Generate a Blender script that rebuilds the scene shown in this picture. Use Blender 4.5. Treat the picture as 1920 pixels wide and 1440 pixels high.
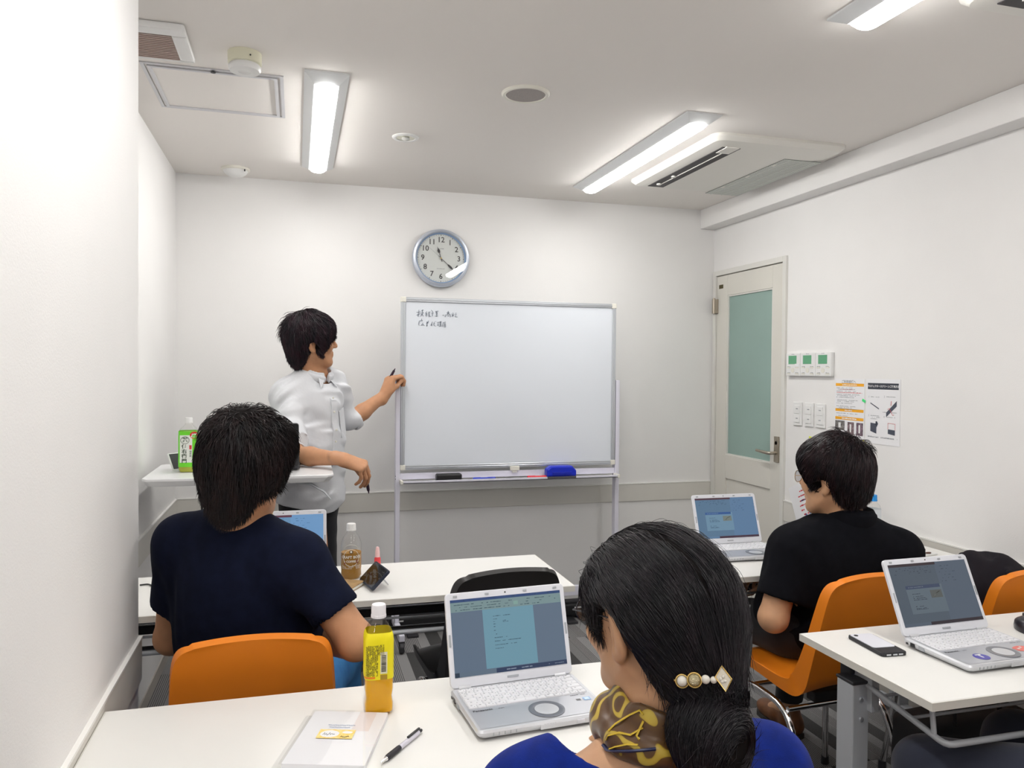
import bpy, bmesh, math, random
import numpy as np
from mathutils import Vector, Matrix, Euler

for _o in list(bpy.data.objects): bpy.data.objects.remove(_o, do_unlink=True)
SC = bpy.context.scene
COL = SC.collection
rng = np.random.default_rng(7); random.seed(7)

# ------------------------------------------------------------------ camera
CAM_H = 1.42
FPX = 1446.37
RC = np.array([[0.96311265, 0.00325564, 0.26907884],
               [-0.26897506, -0.01864184, 0.96296672],
               [0.0081512, -0.99982093, -0.0170785]])      # camera (right, down, forward) -> room
cam_data = bpy.data.cameras.new('camera'); cam = bpy.data.objects.new('camera', cam_data); COL.objects.link(cam)
_m = Matrix.Identity(4)
for i in range(3):
    _m[i][0] = RC[i, 0]; _m[i][1] = -RC[i, 1]; _m[i][2] = -RC[i, 2]
_m.translation = (0, 0, CAM_H)
cam.matrix_world = _m
cam_data.sensor_width = 36; cam_data.lens = 36 * FPX / 1920; cam_data.clip_start = 0.02
SC.camera = cam
def at(px, py, d):
    """room point seen at a photo pixel, d metres in front of the camera"""
    v = RC @ np.array([(px - 960) / FPX * d, (py - 720) / FPX * d, d])
    return np.array([v[0], v[1], v[2] + CAM_H])

# ------------------------------------------------------------------ light and exposure
LAMP_STRENGTH = 41.0
world = bpy.data.worlds.new('world'); SC.world = world; world.use_nodes = True
world.node_tree.nodes['Background'].inputs[0].default_value = (0.9, 0.95, 1.0, 1)
world.node_tree.nodes['Background'].inputs[1].default_value = 0.05
vs = SC.view_settings
vs.view_transform = 'Standard'; vs.look = 'None'; vs.gamma = 1.0; vs.use_curve_mapping = False
vs.exposure = 0.0
SC.cycles.max_bounces = 8; SC.cycles.diffuse_bounces = 4; SC.cycles.glossy_bounces = 3; SC.cycles.transmission_bounces = 6; SC.cycles.transparent_max_bounces = 10
SC.cycles.caustics_reflective = False; SC.cycles.caustics_refractive = False
SC.cycles.use_adaptive_sampling = True; SC.cycles.adaptive_threshold = .08; SC.cycles.use_denoising = True
SC.cycles.sample_clamp_indirect = 6.0

# ------------------------------------------------------------------ materials
MATS = {}
def srgb(h):
    h = h.lstrip('#'); c = [int(h[i:i + 2], 16) / 255 for i in (0, 2, 4)]
    return tuple(x / 12.92 if x <= .04045 else ((x + .055) / 1.055) ** 2.4 for x in c)
def mat(name, col, rough=.5, metal=0., var=.0, vscale=20., bump=0., bscale=200., spec=.5, emit=0., trans=0., ior=1.45, alpha=1., coat=0., stretch=None, sss=0., sheen=0., var2=None):
    if name in MATS: return MATS[name]
    if isinstance(col, str): col = srgb(col)
    m = bpy.data.materials.new(name); m.use_nodes = True
    nt = m.node_tree; b = nt.nodes['Principled BSDF']; I = b.inputs
    I['Base Color'].default_value = (*col, 1); I['Roughness'].default_value = rough; I['Metallic'].default_value = metal
    I['Specular IOR Level'].default_value = spec; I['IOR'].default_value = ior
    if trans: I['Transmission Weight'].default_value = trans
    if alpha < 1: I['Alpha'].default_value = alpha
    if coat: I['Coat Weight'].default_value = coat; I['Coat Roughness'].default_value = .1
    if sheen: I['Sheen Weight'].default_value = sheen; I['Sheen Roughness'].default_value = .5
    if sss:
        I['Subsurface Weight'].default_value = sss; I['Subsurface Radius'].default_value = (.012, .005, .003); I['Subsurface Scale'].default_value = 1
    if emit:
        I['Emission Color'].default_value = (*col, 1); I['Emission Strength'].default_value = emit
    tc = None
    if var or bump:
        tc = nt.nodes.new('ShaderNodeTexCoord'); src = tc.outputs['Object']
        if stretch:
            mp = nt.nodes.new('ShaderNodeMapping'); mp.inputs['Scale'].default_value = stretch
            nt.links.new(src, mp.inputs['Vector']); src = mp.outputs['Vector']
    if var:
        n = nt.nodes.new('ShaderNodeTexNoise'); n.inputs['Scale'].default_value = vscale; n.inputs['Detail'].default_value = 4
        nt.links.new(src, n.inputs['Vector'])
        mx = nt.nodes.new('ShaderNodeMix'); mx.data_type = 'RGBA'
        c2 = var2 if var2 else tuple(max(0, c * (1 - var)) for c in col)
        mx.inputs[6].default_value = (*col, 1); mx.inputs[7].default_value = (*c2, 1)
        cr = nt.nodes.new('ShaderNodeMapRange'); cr.inputs['From Min'].default_value = .35; cr.inputs['From Max'].default_value = .65
        nt.links.new(n.outputs['Fac'], cr.inputs['Value']); nt.links.new(cr.outputs['Result'], mx.inputs[0])
        nt.links.new(mx.outputs[2], I['Base Color'])
    if bump:
        n = nt.nodes.new('ShaderNodeTexNoise'); n.inputs['Scale'].default_value = bscale; n.inputs['Detail'].default_value = 3
        nt.links.new(src, n.inputs['Vector'])
        bp = nt.nodes.new('ShaderNodeBump'); bp.inputs['Strength'].default_value = bump; bp.inputs['Distance'].default_value = .003
        nt.links.new(n.outputs['Fac'], bp.inputs['Height']); nt.links.new(bp.outputs['Normal'], I['Normal'])
    MATS[name] = m
    return m

def glass_mat(name, tint=(1, 1, 1), rough=0., refl=1.0, edge=.9):
    """thin clear sheet: passes light straight through, mirrors by Fresnel"""
    if name in MATS: return MATS[name]
    m = bpy.data.materials.new(name); m.use_nodes = True; nt = m.node_tree; nt.nodes.clear()
    o = nt.nodes.new('ShaderNodeOutputMaterial'); t = nt.nodes.new('ShaderNodeBsdfTransparent'); g = nt.nodes.new('ShaderNodeBsdfGlossy')
    f = nt.nodes.new('ShaderNodeLayerWeight'); mx = nt.nodes.new('ShaderNodeMixShader'); pw = nt.nodes.new('ShaderNodeMath'); pw.operation = 'POWER'; pw.inputs[1].default_value = 4.
    ml = nt.nodes.new('ShaderNodeMath'); ml.operation = 'MULTIPLY_ADD'; ml.inputs[1].default_value = edge; ml.inputs[2].default_value = .045 * refl; ml.use_clamp = True
    f.inputs[0].default_value = .5
    t.inputs[0].default_value = (*tint, 1); g.inputs['Roughness'].default_value = rough
    nt.links.new(f.outputs['Facing'], pw.inputs[0]); nt.links.new(pw.outputs[0], ml.inputs[0]); nt.links.new(ml.outputs[0], mx.inputs[0]); nt.links.new(t.outputs[0], mx.inputs[1]); nt.links.new(g.outputs[0], mx.inputs[2]); nt.links.new(mx.outputs[0], o.inputs[0])
    MATS[name] = m
    return m

# ------------------------------------------------------------------ objects
def tag(o, label=None, cat=None, group=None, kind=None):
    if label: o['label'] = label
    if cat: o['category'] = cat
    if group: o['group'] = group
    if kind: o['kind'] = kind
    return o
def empty(name, loc=(0, 0, 0), rz=0., label=None, cat=None, group=None, rot=None):
    o = bpy.data.objects.new(name, None); COL.objects.link(o)
    o.location = loc; o.rotation_euler = rot if rot else (0, 0, rz); o.empty_display_size = .05
    return tag(o, label, cat, group)
def link(name, me, m=None, parent=None, loc=None, rot=None, label=None):
    o = bpy.data.objects.new(name, me); COL.objects.link(o)
    if m is not None and len(me.materials) == 0:
        for mm in (m if isinstance(m, (list, tuple)) else [m]): me.materials.append(mm)
    if parent: o.parent = parent
    if loc is not None: o.location = loc
    if rot is not None: o.rotation_euler = rot
    if label: o['label'] = label
    return o
def copy_tree(o, parent=None):
    c = o.copy(); COL.objects.link(c)
    if parent: c.parent = parent
    for ch in list(o.children): copy_tree(ch, c)
    return c

class MB:
    """collects solids into one mesh"""
    def __init__(s): s.v = []; s.f = []; s.mi = []
    def add(s, V, F, mi=0):
        b = len(s.v); s.v += [tuple(map(float, p)) for p in V]; s.f += [tuple(b + i for i in f) for f in F]; s.mi += [mi] * len(F); return s
    def box(s, x0, x1, y0, y1, z0, z1, mi=0):
        V = [(x, y, z) for x in (x0, x1) for y in (y0, y1) for z in (z0, z1)]
        return s.add(V, [(0, 1, 3, 2), (4, 6, 7, 5), (0, 4, 5, 1), (2, 3, 7, 6), (0, 2, 6, 4), (1, 5, 7, 3)], mi)
    def prism(s, pts, n, mi=0):
        """closed polygon pts (3d) extruded by vector n"""
        k = len(pts); pts = [np.array(p, float) for p in pts]; n = np.array(n, float)
        V = pts + [p + n for p in pts]
        F = [tuple(range(k))[::-1], tuple(range(k, 2 * k))] + [(i, (i + 1) % k, k + (i + 1) % k, k + i) for i in range(k)]
        return s.add(V, F, mi)
    def tube(s, pts, r, seg=10, mi=0, cap=True, closed=False, flat=None):
        pts = [np.array(p, float) for p in pts]; n = len(pts); rs = r if isinstance(r, (list, tuple)) else [r] * n
        V = []; F = []; up = None
        for i, p in enumerate(pts):
            a = pts[(i - 1) % n] if (i > 0 or closed) else p; b = pts[(i + 1) % n] if (i < n - 1 or closed) else p
            t = b - a; t = t / (np.linalg.norm(t) + 1e-12)
            if up is None:
                up = np.array([0, 0, 1.]) if abs(t[2]) < .9 else np.array([1., 0, 0])
            e = np.cross(up, t); e /= np.linalg.norm(e) + 1e-12; u = np.cross(t, e); up = u
            for k in range(seg):
                A = 2 * math.pi * k / seg
                V.append(p + rs[i] * (math.cos(A) * e + math.sin(A) * u * (flat or 1)))
        for i in range(n if closed else n - 1):
            j = (i + 1) % n
            for k in range(seg):
                F.append((i * seg + k, i * seg + (k + 1) % seg, j * seg + (k + 1) % seg, j * seg + k))
        if cap and not closed:
            F.append(tuple(range(seg))[::-1]); F.append(tuple((n - 1) * seg + k for k in range(seg)))
        return s.add(V, F, mi)
    def lathe(s, prof, c=(0, 0, 0), seg=32, mi=0, axis='z', sq=0., arc=None, n_oct=0, cap=True):
        """prof = [(r, z)...]; sq squares the section off"""
        V = []; F = []; full = arc is None; a0, a1 = (0, 2 * math.pi) if full else arc; m = seg if full else seg + 1
        for r, z in prof:
            for k in range(m):
                A = a0 + (a1 - a0) * k / seg; q = 1.
                if sq: q = 1 / ((abs(math.cos(A)) ** sq + abs(math.sin(A)) ** sq) ** (1 / sq))
                x, y = r * q * math.cos(A), r * q * math.sin(A)
                p = (x, y, z) if axis == 'z' else ((x, -z, y) if axis == 'y' else (z, x, y))
                V.append((p[0] + c[0], p[1] + c[1], p[2] + c[2]))
        for i in range(len(prof) - 1):
            for k in range(seg):
                F.append((i * m + k, i * m + (k + 1) % m, (i + 1) * m + (k + 1) % m, (i + 1) * m + k))
        if full and cap:
            if prof[0][0] > 1e-6: F.append(tuple(range(m))[::-1])
            if prof[-1][0] > 1e-6: F.append(tuple((len(prof) - 1) * m + k for k in range(m)))
        return s.add(V, F, mi)
    def rbox(s, x0, x1, y0, y1, z0, z1, r=.01, mi=0, seg=5):
        """slab with rounded vertical corners"""
        P = []
        for cx, cy, a in ((x1 - r, y1 - r, 0), (x0 + r, y1 - r, 90), (x0 + r, y0 + r, 180), (x1 - r, y0 + r, 270)):
            for k in range(seg + 1):
                A = math.radians(a + 90 * k / seg); P.append((cx + r * math.cos(A), cy + r * math.sin(A), z0))
        return s.prism(P, (0, 0, z1 - z0), mi)
    def xf(s, M):
        M = Matrix(M); s.v = [tuple(M @ Vector(p)) for p in s.v]; return s
    def mesh(s, name, mats=None, bevel=0., smooth=False, seg=2, angle=40, recalc=True):
        me = bpy.data.meshes.new(name); me.from_pydata(s.v, [], s.f)
        me.polygons.foreach_set('material_index', s.mi)
        bm = bmesh.new(); bm.from_mesh(me)
        if recalc: bmesh.ops.recalc_face_normals(bm, faces=bm.faces)
        if bevel:
            ed = [e for e in bm.edges if len(e.link_faces) == 2 and e.calc_face_angle(0) > math.radians(angle)]
            bmesh.ops.bevel(bm, geom=ed, offset=bevel, segments=seg, profile=.5, affect='EDGES', clamp_overlap=True)
        bm.to_mesh(me); bm.free()
        if smooth:
            me.polygons.foreach_set('use_smooth', [True] * len(me.polygons))
            try: me.set_sharp_from_angle(angle=math.radians(angle))
            except Exception: pass
        for m in (mats if isinstance(mats, (list, tuple)) else [mats] if mats else []): me.materials.append(m)
        return me
    def build(s, name, m, parent=None, bevel=0., smooth=False, loc=None, rot=None, label=None, seg=2, angle=40):
        return link(name, s.mesh(name, m, bevel, smooth, seg, angle), None, parent, loc, rot, label)

def struct(o): o['kind'] = 'structure'; return o

_tcache = {}
def text_geo(body, size, align='CENTER', shear=0., bold=0.):
    """(verts, faces) of a line of text lying in the xy plane"""
    key = (body, size, align, shear, bold)
    if key in _tcache: return _tcache[key]
    cu = bpy.data.curves.new('text', 'FONT'); cu.body = body; cu.size = size; cu.align_x = align; cu.align_y = 'CENTER'; cu.shear = shear; cu.offset = bold; cu.resolution_u = 2
    o = bpy.data.objects.new('text', cu); COL.objects.link(o)
    me = bpy.data.meshes.new_from_object(o.evaluated_get(bpy.context.evaluated_depsgraph_get()))
    V = [tuple(v.co) for v in me.vertices]; F = [tuple(p.vertices) for p in me.polygons]
    bpy.data.objects.remove(o); bpy.data.curves.remove(cu); bpy.data.meshes.remove(me)
    _tcache[key] = (V, F)
    return V, F
def add_text(mb, body, size, fn, mi=0, **k):
    """text mapped by fn(u, v) -> 3d point"""
    V, F = text_geo(body, size, **k)
    mb.add([fn(v[0], v[1]) for v in V], F, mi)
def flat_rect(mb, fn, u0, u1, v0, v1, mi=0, nu=1):
    us = [u0 + (u1 - u0) * i / nu for i in range(nu + 1)]
    V = [fn(u, v0) for u in us] + [fn(u, v1) for u in us]
    mb.add(V, [(i, i + 1, nu + 2 + i, nu + 1 + i) for i in range(nu)], mi)
def dashes(mb, fn, u0, u1, v, h, mi=0, seed=0, fill=.8):
    """a line of print too small to read"""
    r = random.Random(seed); u = u0
    while u < u1:
        w = r.uniform(.6, 3.) * h
        if r.random() < fill: flat_rect(mb, fn, u, min(u + w, u1), v, v + h * r.uniform(.6, 1.), mi)
        u += w + h * r.uniform(.15, .5)

# ================================================================== the room
XL, XR, YB, YR, ZC = -.605, 2.52, 4.33, -2.6, 2.43
XC, YC = -.383, 2.125            # column face, column end
M_wall = mat('wall_paper', (.86, .85, .84), .75, bump=.12, bscale=260, var=.02, vscale=3, spec=.25)
M_ceil = mat('ceiling_board', (.86, .825, .79), .85, bump=.06, bscale=300, spec=.2)
M_rail = mat('wall_rail_vinyl', (.70, .68, .63), .5, var=.03, vscale=6)
M_railtop = mat('rail_lip', (.86, .85, .82), .35)
M_white = mat('white_plastic', (.83, .83, .82), .4)
M_offw = mat('ivory_plastic', (.80, .78, .70), .45)
M_black = mat('black_plastic', (.018, .018, .02), .4)
M_dark = mat('dark_plastic', (.035, .035, .04), .5)
M_chrome = mat('chrome', (.82, .82, .84), .12, 1.0)
M_alu = mat('aluminium', (.66, .69, .73), .35, .85)
M_steel = mat('grey_painted_steel', (.50, .52, .55), .45, .2)
M_lav = mat('pale_lavender_steel', (.74, .73, .82), .4)
M_ink = mat('print_black', (.03, .03, .035), .6)
M_grey = mat('print_grey', (.35, .36, .38), .6)
M_red = mat('print_red', (.65, .05, .06), .6)
M_orange_print = mat('print_orange', (.9, .42, .02), .6)
M_paper = mat('paper_white', (.86, .86, .88), .55)
M_blueprint = mat('print_blue', (.06, .12, .45), .6)

# floor: slab + carpet tiles
fl = struct(MB().box(XL - .1, XR + .1, YR - .1, YB + .1, -.1, -.006).build('floor', mat('floor_slab', (.06, .06, .065), .9)))
tag(fl, 'striped grey carpet tile floor of the meeting room', 'floor')
def carpet_material():
    m = bpy.data.materials.new('striped_carpet'); m.use_nodes = True; nt = m.node_tree; N = nt.nodes; L = nt.links; b = N['Principled BSDF']
    tc = N.new('ShaderNodeTexCoord'); oi = N.new('ShaderNodeObjectInfo'); sx = N.new('ShaderNodeSeparateXYZ'); L.new(tc.outputs['Object'], sx.inputs[0])
    a = N.new('ShaderNodeMath'); a.operation = 'MULTIPLY_ADD'; a.inputs[1].default_value = 2.0; L.new(sx.outputs['X'], a.inputs[0]); 
    r5 = N.new('ShaderNodeMath'); r5.operation = 'MULTIPLY'; r5.inputs[1].default_value = 7.0; L.new(oi.outputs['Random'], r5.inputs[0]); L.new(r5.outputs[0], a.inputs[2])
    fr = N.new('ShaderNodeMath'); fr.operation = 'FRACT'; L.new(a.outputs[0], fr.inputs[0])
    stops = [(0, .30), (.10, .10), (.23, .27), (.32, .13), (.56, .29), (.66, .07), (.80, .22), (.90, .12)]
    rib = [(0, 0), (.32, 1), (.56, 0), (.90, 1)]
    def ramp(st, f):
        cr = N.new('ShaderNodeValToRGB'); cr.color_ramp.interpolation = 'CONSTANT'; e = cr.color_ramp.elements
        e[0].position = st[0][0]; e[0].color = f(st[0][1]); e[1].position = st[1][0]; e[1].color = f(st[1][1])
        for p, v in st[2:]:
            q = e.new(p); q.color = f(v)
        L.new(fr.outputs[0], cr.inputs[0]); return cr
    base = ramp(stops, lambda v: (v, v * .985, v * .985, 1)); mask = ramp(rib, lambda v: (v, v, v, 1))
    w = N.new('ShaderNodeMath'); w.operation = 'MULTIPLY'; w.inputs[1].default_value = 2 * math.pi / .0085; L.new(sx.outputs['X'], w.inputs[0])
    sn = N.new('ShaderNodeMath'); sn.operation = 'SINE'; L.new(w.outputs[0], sn.inputs[0])
    gt = N.new('ShaderNodeMath'); gt.operation = 'GREATER_THAN'; gt.inputs[1].default_value = .1; L.new(sn.outputs[0], gt.inputs[0])
    mm = N.new('ShaderNodeMath'); mm.operation = 'MULTIPLY'; L.new(gt.outputs[0], mm.inputs[0]); L.new(mask.outputs[0], mm.inputs[1])
    mx = N.new('ShaderNodeMix'); mx.data_type = 'RGBA'; L.new(mm.outputs[0], mx.inputs[0]); L.new(base.outputs[0], mx.inputs[6]); mx.inputs[7].default_value = (.33, .32, .32, 1)
    ns = N.new('ShaderNodeTexNoise'); ns.inputs['Scale'].default_value = 350; L.new(tc.outputs['Object'], ns.inputs[0])
    mr = N.new('ShaderNodeMapRange'); mr.inputs['From Min'].default_value = .3; mr.inputs['From Max'].default_value = .7; mr.inputs['To Min'].default_value = .65; mr.inputs['To Max'].default_value = 1.3; L.new(ns.outputs['Fac'], mr.inputs[0])
    mu = N.new('ShaderNodeMix'); mu.data_type = 'RGBA'; mu.blend_type = 'MULTIPLY'; mu.inputs[0].default_value = 1; L.new(mx.outputs[2], mu.inputs[6]); L.new(mr.outputs[0], mu.inputs[7])
    L.new(mu.outputs[2], b.inputs['Base Color']); b.inputs['Roughness'].default_value = .95; b.inputs['Specular IOR Level'].default_value = .1
    bp = N.new('ShaderNodeBump'); bp.inputs['Strength'].default_value = .5; bp.inputs['Distance'].default_value = .004; L.new(ns.outputs['Fac'], bp.inputs['Height']); L.new(bp.outputs['Normal'], b.inputs['Normal'])
    return m
M_carpet = carpet_material()
tile_me = MB().box(-.249, .249, -.249, .249, -.006, 0).mesh('carpet_tile', M_carpet, bevel=.0012, seg=1)
ix = 0
for i in range(7):
    for j in range(14):
        x = XL - .12 + .25 + i * .5; y = YB - .25 - j * .5 + (.0 if i % 2 else .0)
        if x > XR + .2: continue
        o = link('carpet_tile', tile_me, None, fl, (x, y + .02, 0)); o['kind'] = 'structure'

tag(struct(MB().box(XL - .2, XR + .2, YR - .1, YB + .1, ZC, ZC + .1).build('ceiling', M_ceil)), 'white plain ceiling with lamps and vents', 'ceiling')
tag(struct(MB().box(XL - .1, XR + .1, YB, YB + .1, 0, ZC).build('wall_back', M_wall)), 'white back wall behind the whiteboard', 'wall')
tag(struct(MB().box(XL - .1, XL, YC, YB, 0, ZC).build('wall_left', M_wall)), 'white left wall in the alcove beside the lectern', 'wall')
tag(struct(MB().box(XL - .1, XC, YR, YC, 0, ZC).build('wall_column', M_wall, bevel=.004)), 'near white wall face at the left edge', 'wall')
tag(struct(MB().box(XL - .1, XR + .1, YR - .1, YR, 0, ZC).build('wall_rear', M_wall)), 'white rear wall behind the camera', 'wall')
DY0, DY1, DZ = 3.572, 4.318, 2.047
wr = MB().box(XR, XR + .1, YR, DY0 + .02, 0, ZC).box(XR, XR + .1, DY0 + .02, DY1 - .02, DZ - .02, ZC).box(XR, XR + .1, DY1 - .02, YB, 0, ZC)
tag(struct(wr.build('wall_right', M_wall)), 'white right wall with door, switches and notices', 'wall')
tag(struct(MB().box(2.42, XR, YR, YB, 2.312, ZC).build('soffit_right', M_wall, bevel=.003)), 'boxed white soffit along the top of the right wall', 'soffit')
tag(struct(MB().box(XR + .9, XR + 1., 3.0, 5.0, 0, ZC).box(XR + .1, XR + 1., 4.9, 5., 0, ZC).box(XR + .1, XR + 1., 3.0, 3.1, 0, ZC).box(XR + .1, XR + 1., 3.0, 5.0, ZC, ZC + .05).build('wall_corridor', M_wall)), 'corridor wall behind the frosted door glass', 'wall')
# chair rails
def rail(name, a, b, n, label):
    a = np.array(a, float); b = np.array(b, float); n = np.array(n, float) * .008; z0, z1 = .63, .735
    m = MB().prism([(*a, z0), (*b, z0), (*b, z1), (*a, z1)], (*n, 0), 0)
    o = struct(m.build(name, M_rail, bevel=.0015, seg=1)); tag(o, label, 'chair rail')
    MB().prism([(*a, z1), (*b, z1), (*b, z1 + .006), (*a, z1 + .006)], (*(n * 1.25), 0)).build('rail_lip', M_railtop, o)
rail('trim_1', (XL, YB), (XR, YB), (0, -1), 'beige chair rail across the back wall')
rail('trim_2', (XL, YC), (XL, YB), (1, 0), 'beige chair rail on the left alcove wall')
rail('trim_3', (XC, YR), (XC, YC), (1, 0), 'beige chair rail along the near left wall')
rail('trim_4', (XR, YR), (XR, DY0), (-1, 0), 'beige chair rail along the right wall')
M_base = mat('vinyl_baseboard', (.45, .42, .38), .6)
for nm, bx, lb in (('baseboard_back', (XL, XR, YB - .006, YB, 0, .06), 'thin grey baseboard under the back wall'), ('baseboard_right', (XR - .006, XR, YR, DY0, 0, .06), 'thin grey baseboard under the right wall'), ('baseboard_left', (XL, XL + .006, YC, YB, 0, .06), 'thin grey baseboard under the left alcove wall')):
    tag(struct(MB().box(*bx).build(nm, M_base)), lb, 'baseboard')

# door
M_door = mat('door_cream', (.72, .70, .64), .45, var=.02, vscale=4)
M_frame = mat('door_frame_cream', (.74, .73, .69), .4)
dr = empty('door_1', (XR, (DY0 + DY1) / 2, 0)); tag(dr, 'cream door with a tall frosted green glass pane', 'door', kind='structure')
def dparent(o): o.parent = dr; o.matrix_parent_inverse = Matrix.Translation((-XR, -(DY0 + DY1) / 2, 0)); return o
fm = MB().box(XR - .014, XR + .1, DY0, DY0 + .03, 0, DZ).box(XR - .014, XR + .1, DY1 - .03, DY1, 0, DZ).box(XR - .014, XR + .1, DY0 + .03, DY1 - .03, DZ - .03, DZ)
dparent(fm.build('door_frame', M_frame, bevel=.002))
ly0, ly1, lz1 = DY0 + .033, DY1 - .033, DZ - .034
gy0, gy1, gz0, gz1 = 3.706, 4.166, .922, 1.888; qy0, qy1, qz1 = 3.70, 4.175, .778
x0, x1 = XR - .003, XR + .037
lf = MB().box(x0, x1, ly0, gy0, .01, lz1).box(x0, x1, gy1, ly1, .01, lz1).box(x0, x1, gy0, gy1, gz1, lz1).box(x0, x1, gy0, gy1, qz1, gz0).box(x0, x1, gy0, gy1, .01, .16)
leaf = dparent(lf.build('door_leaf', M_door, bevel=.0015, seg=1))
dparent(MB().box(x0 + .010, x1, gy0 - .002, gy1 + .002, .16, qz1).build('lower_panel', M_door))
M_frost = mat('frosted_green_glass', (.47, .66, .60), .35, trans=.35, ior=1.3, var=.06, vscale=3)
dparent(MB().box(x0 + .012, x0 + .020, gy0 - .004, gy1 + .004, gz0 - .004, gz1 + .004).build('pane', M_frost, label='tall frosted greenish glass pane'))
dparent(MB().box(x0 + .004, x0 + .012, gy0, gy0 + .008, gz0, gz1).box(x0 + .004, x0 + .012, gy1 - .008, gy1, gz0, gz1).box(x0 + .004, x0 + .012, gy0 + .008, gy1 - .008, gz0, gz0 + .008).box(x0 + .004, x0 + .012, gy0 + .008, gy1 - .008, gz1 - .008, gz1).build('glazing_bead', M_frame))
M_bronze = mat('satin_bronze', (.45, .40, .33), .35, .9)
h = dparent(MB().box(XR - .012, x0, 3.622, 3.662, .935, 1.075).build('handle', M_bronze, bevel=.002, label='satin metal lever handle'))
hl = MB().tube([(XR - .01, 3.642, .985), (XR - .05, 3.642, .985), (XR - .055, 3.655, .985), (XR - .055, 3.76, .99)], [.009, .009, .009, .0075], 10)
o = hl.build('lever', M_bronze, h, smooth=True); o.matrix_parent_inverse = Matrix.Identity(4)
MB().lathe([(.011, 0), (.011, .012), (.009, .016)], (XR - .012, 3.642, 1.04), 16, axis='x').xf(Matrix.Identity(4)).build('thumb_turn', M_bronze, h, smooth=True)
for z in (1.83, .25):
    dparent(MB().lathe([(.011, -.045), (.011, .045)], (XR - .022, DY1 - .028, z), 14).lathe([(.0075, .045), (.0075, .052)], (XR - .022, DY1 - .028, z), 12).box(XR - .024, XR - .001, DY1 - .05, DY1 - .008, z - .043, z + .043).build('hinge', M_bronze, smooth=True, angle=30))
dparent(MB().box(x0 - .001, x0, 4.215, 4.262, 1.936, 1.96).build('maker_plate', mat('dark_gold_plate', (.10, .08, .03), .4, .6)))

# ------------------------------------------------------------------ ceiling things
M_diff = mat('lamp_diffuser', (1., .985, .96), .5, emit=LAMP_STRENGTH)
M_lampbody = mat('lamp_body_white', (.80, .82, .83), .35)
def lamp(x0, y0, y1, label):
    """batten lamp: sloped tray body with a half-round glowing diffuser"""
    w = .15; xc = x0 + w / 2; t = empty('batten_lamp', (xc, (y0 + y1) / 2, ZC), 0, label, 'ceiling lamp', 'batten lamps on the ceiling')
    L = (y1 - y0) / 2
    P = [(-w / 2, 0), (-w / 2, -.006), (-.042, -.030), (.042, -.030), (w / 2, -.006), (w / 2, 0)]
    b = MB(); V = []
    for yy, ins in ((-L, 0), (-L, 1), (L, 1), (L, 0)):
        pass
    # body with mitred ends
    n = len(P); ends = [(-L, 0.), (L, 0.)]
    V = [(px_, -L + (.045 if abs(px_) < .05 else .0), pz) for px_, pz in P] + [(px_, L - (.045 if abs(px_) < .05 else .0), pz) for px_, pz in P]
    F = [(i, i + 1, n + i + 1, n + i) for i in range(n - 1)] + [(0, n, 2 * n - 1, n - 1), tuple(range(n))[::-1], tuple(range(n, 2 * n))]
    F[-2:] = [(5, 4, 1, 0), (4, 3, 2, 1), (n + 0, n + 1, n + 4, n + 5), (n + 1, n + 2, n + 3, n + 4)]
    b.add(V, F); b.build('lamp_body', M_lampbody, t)
    r = .037; d = MB(); V = []; F = []; ns = 14; prof = [(-L + .047, .35), (-L + .055, .8), (-L + .075, 1.), (L - .075, 1.), (L - .055, .8), (L - .047, .35)]
    for yy, s in prof:
        for k in range(ns + 1):
            A = math.pi + math.pi * k / ns; V.append((r * (.85 + .15 * s) * math.cos(A), yy, -.0305 + r * s * .52 * math.sin(A)))
    m = ns + 1
    for i in range(len(prof) - 1):
        F += [(i * m + k, i * m + k + 1, (i + 1) * m + k + 1, (i + 1) * m + k) for k in range(ns)]
    F += [tuple(range(m)), tuple((len(prof) - 1) * m + k for k in range(m))[::-1]]
    F += [(i * m, (i + 1) * m, (i + 1) * m + ns, i * m + ns) for i in range(len(prof) - 1)]
    d.add(V, F); d.build('diffuser', M_diff, t, smooth=True, angle=80)
    return t
lamp(.022, 2.705, 3.985, 'long white batten lamp above the presenter, left of the round speaker')
lamp(1.452, 2.705, 3.985, 'long white batten lamp beside the ceiling air conditioner')
lamp(1.452, .62, 1.895, 'nearest batten lamp cut off by the top edge')
lamp(.022, .62, 1.895, 'batten lamp on the ceiling above the camera')
lamp(.022, -1.47, -.19, 'batten lamp at the rear left of the ceiling')
lamp(1.452, -1.47, -.19, 'batten lamp at the rear right of the ceiling')

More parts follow.
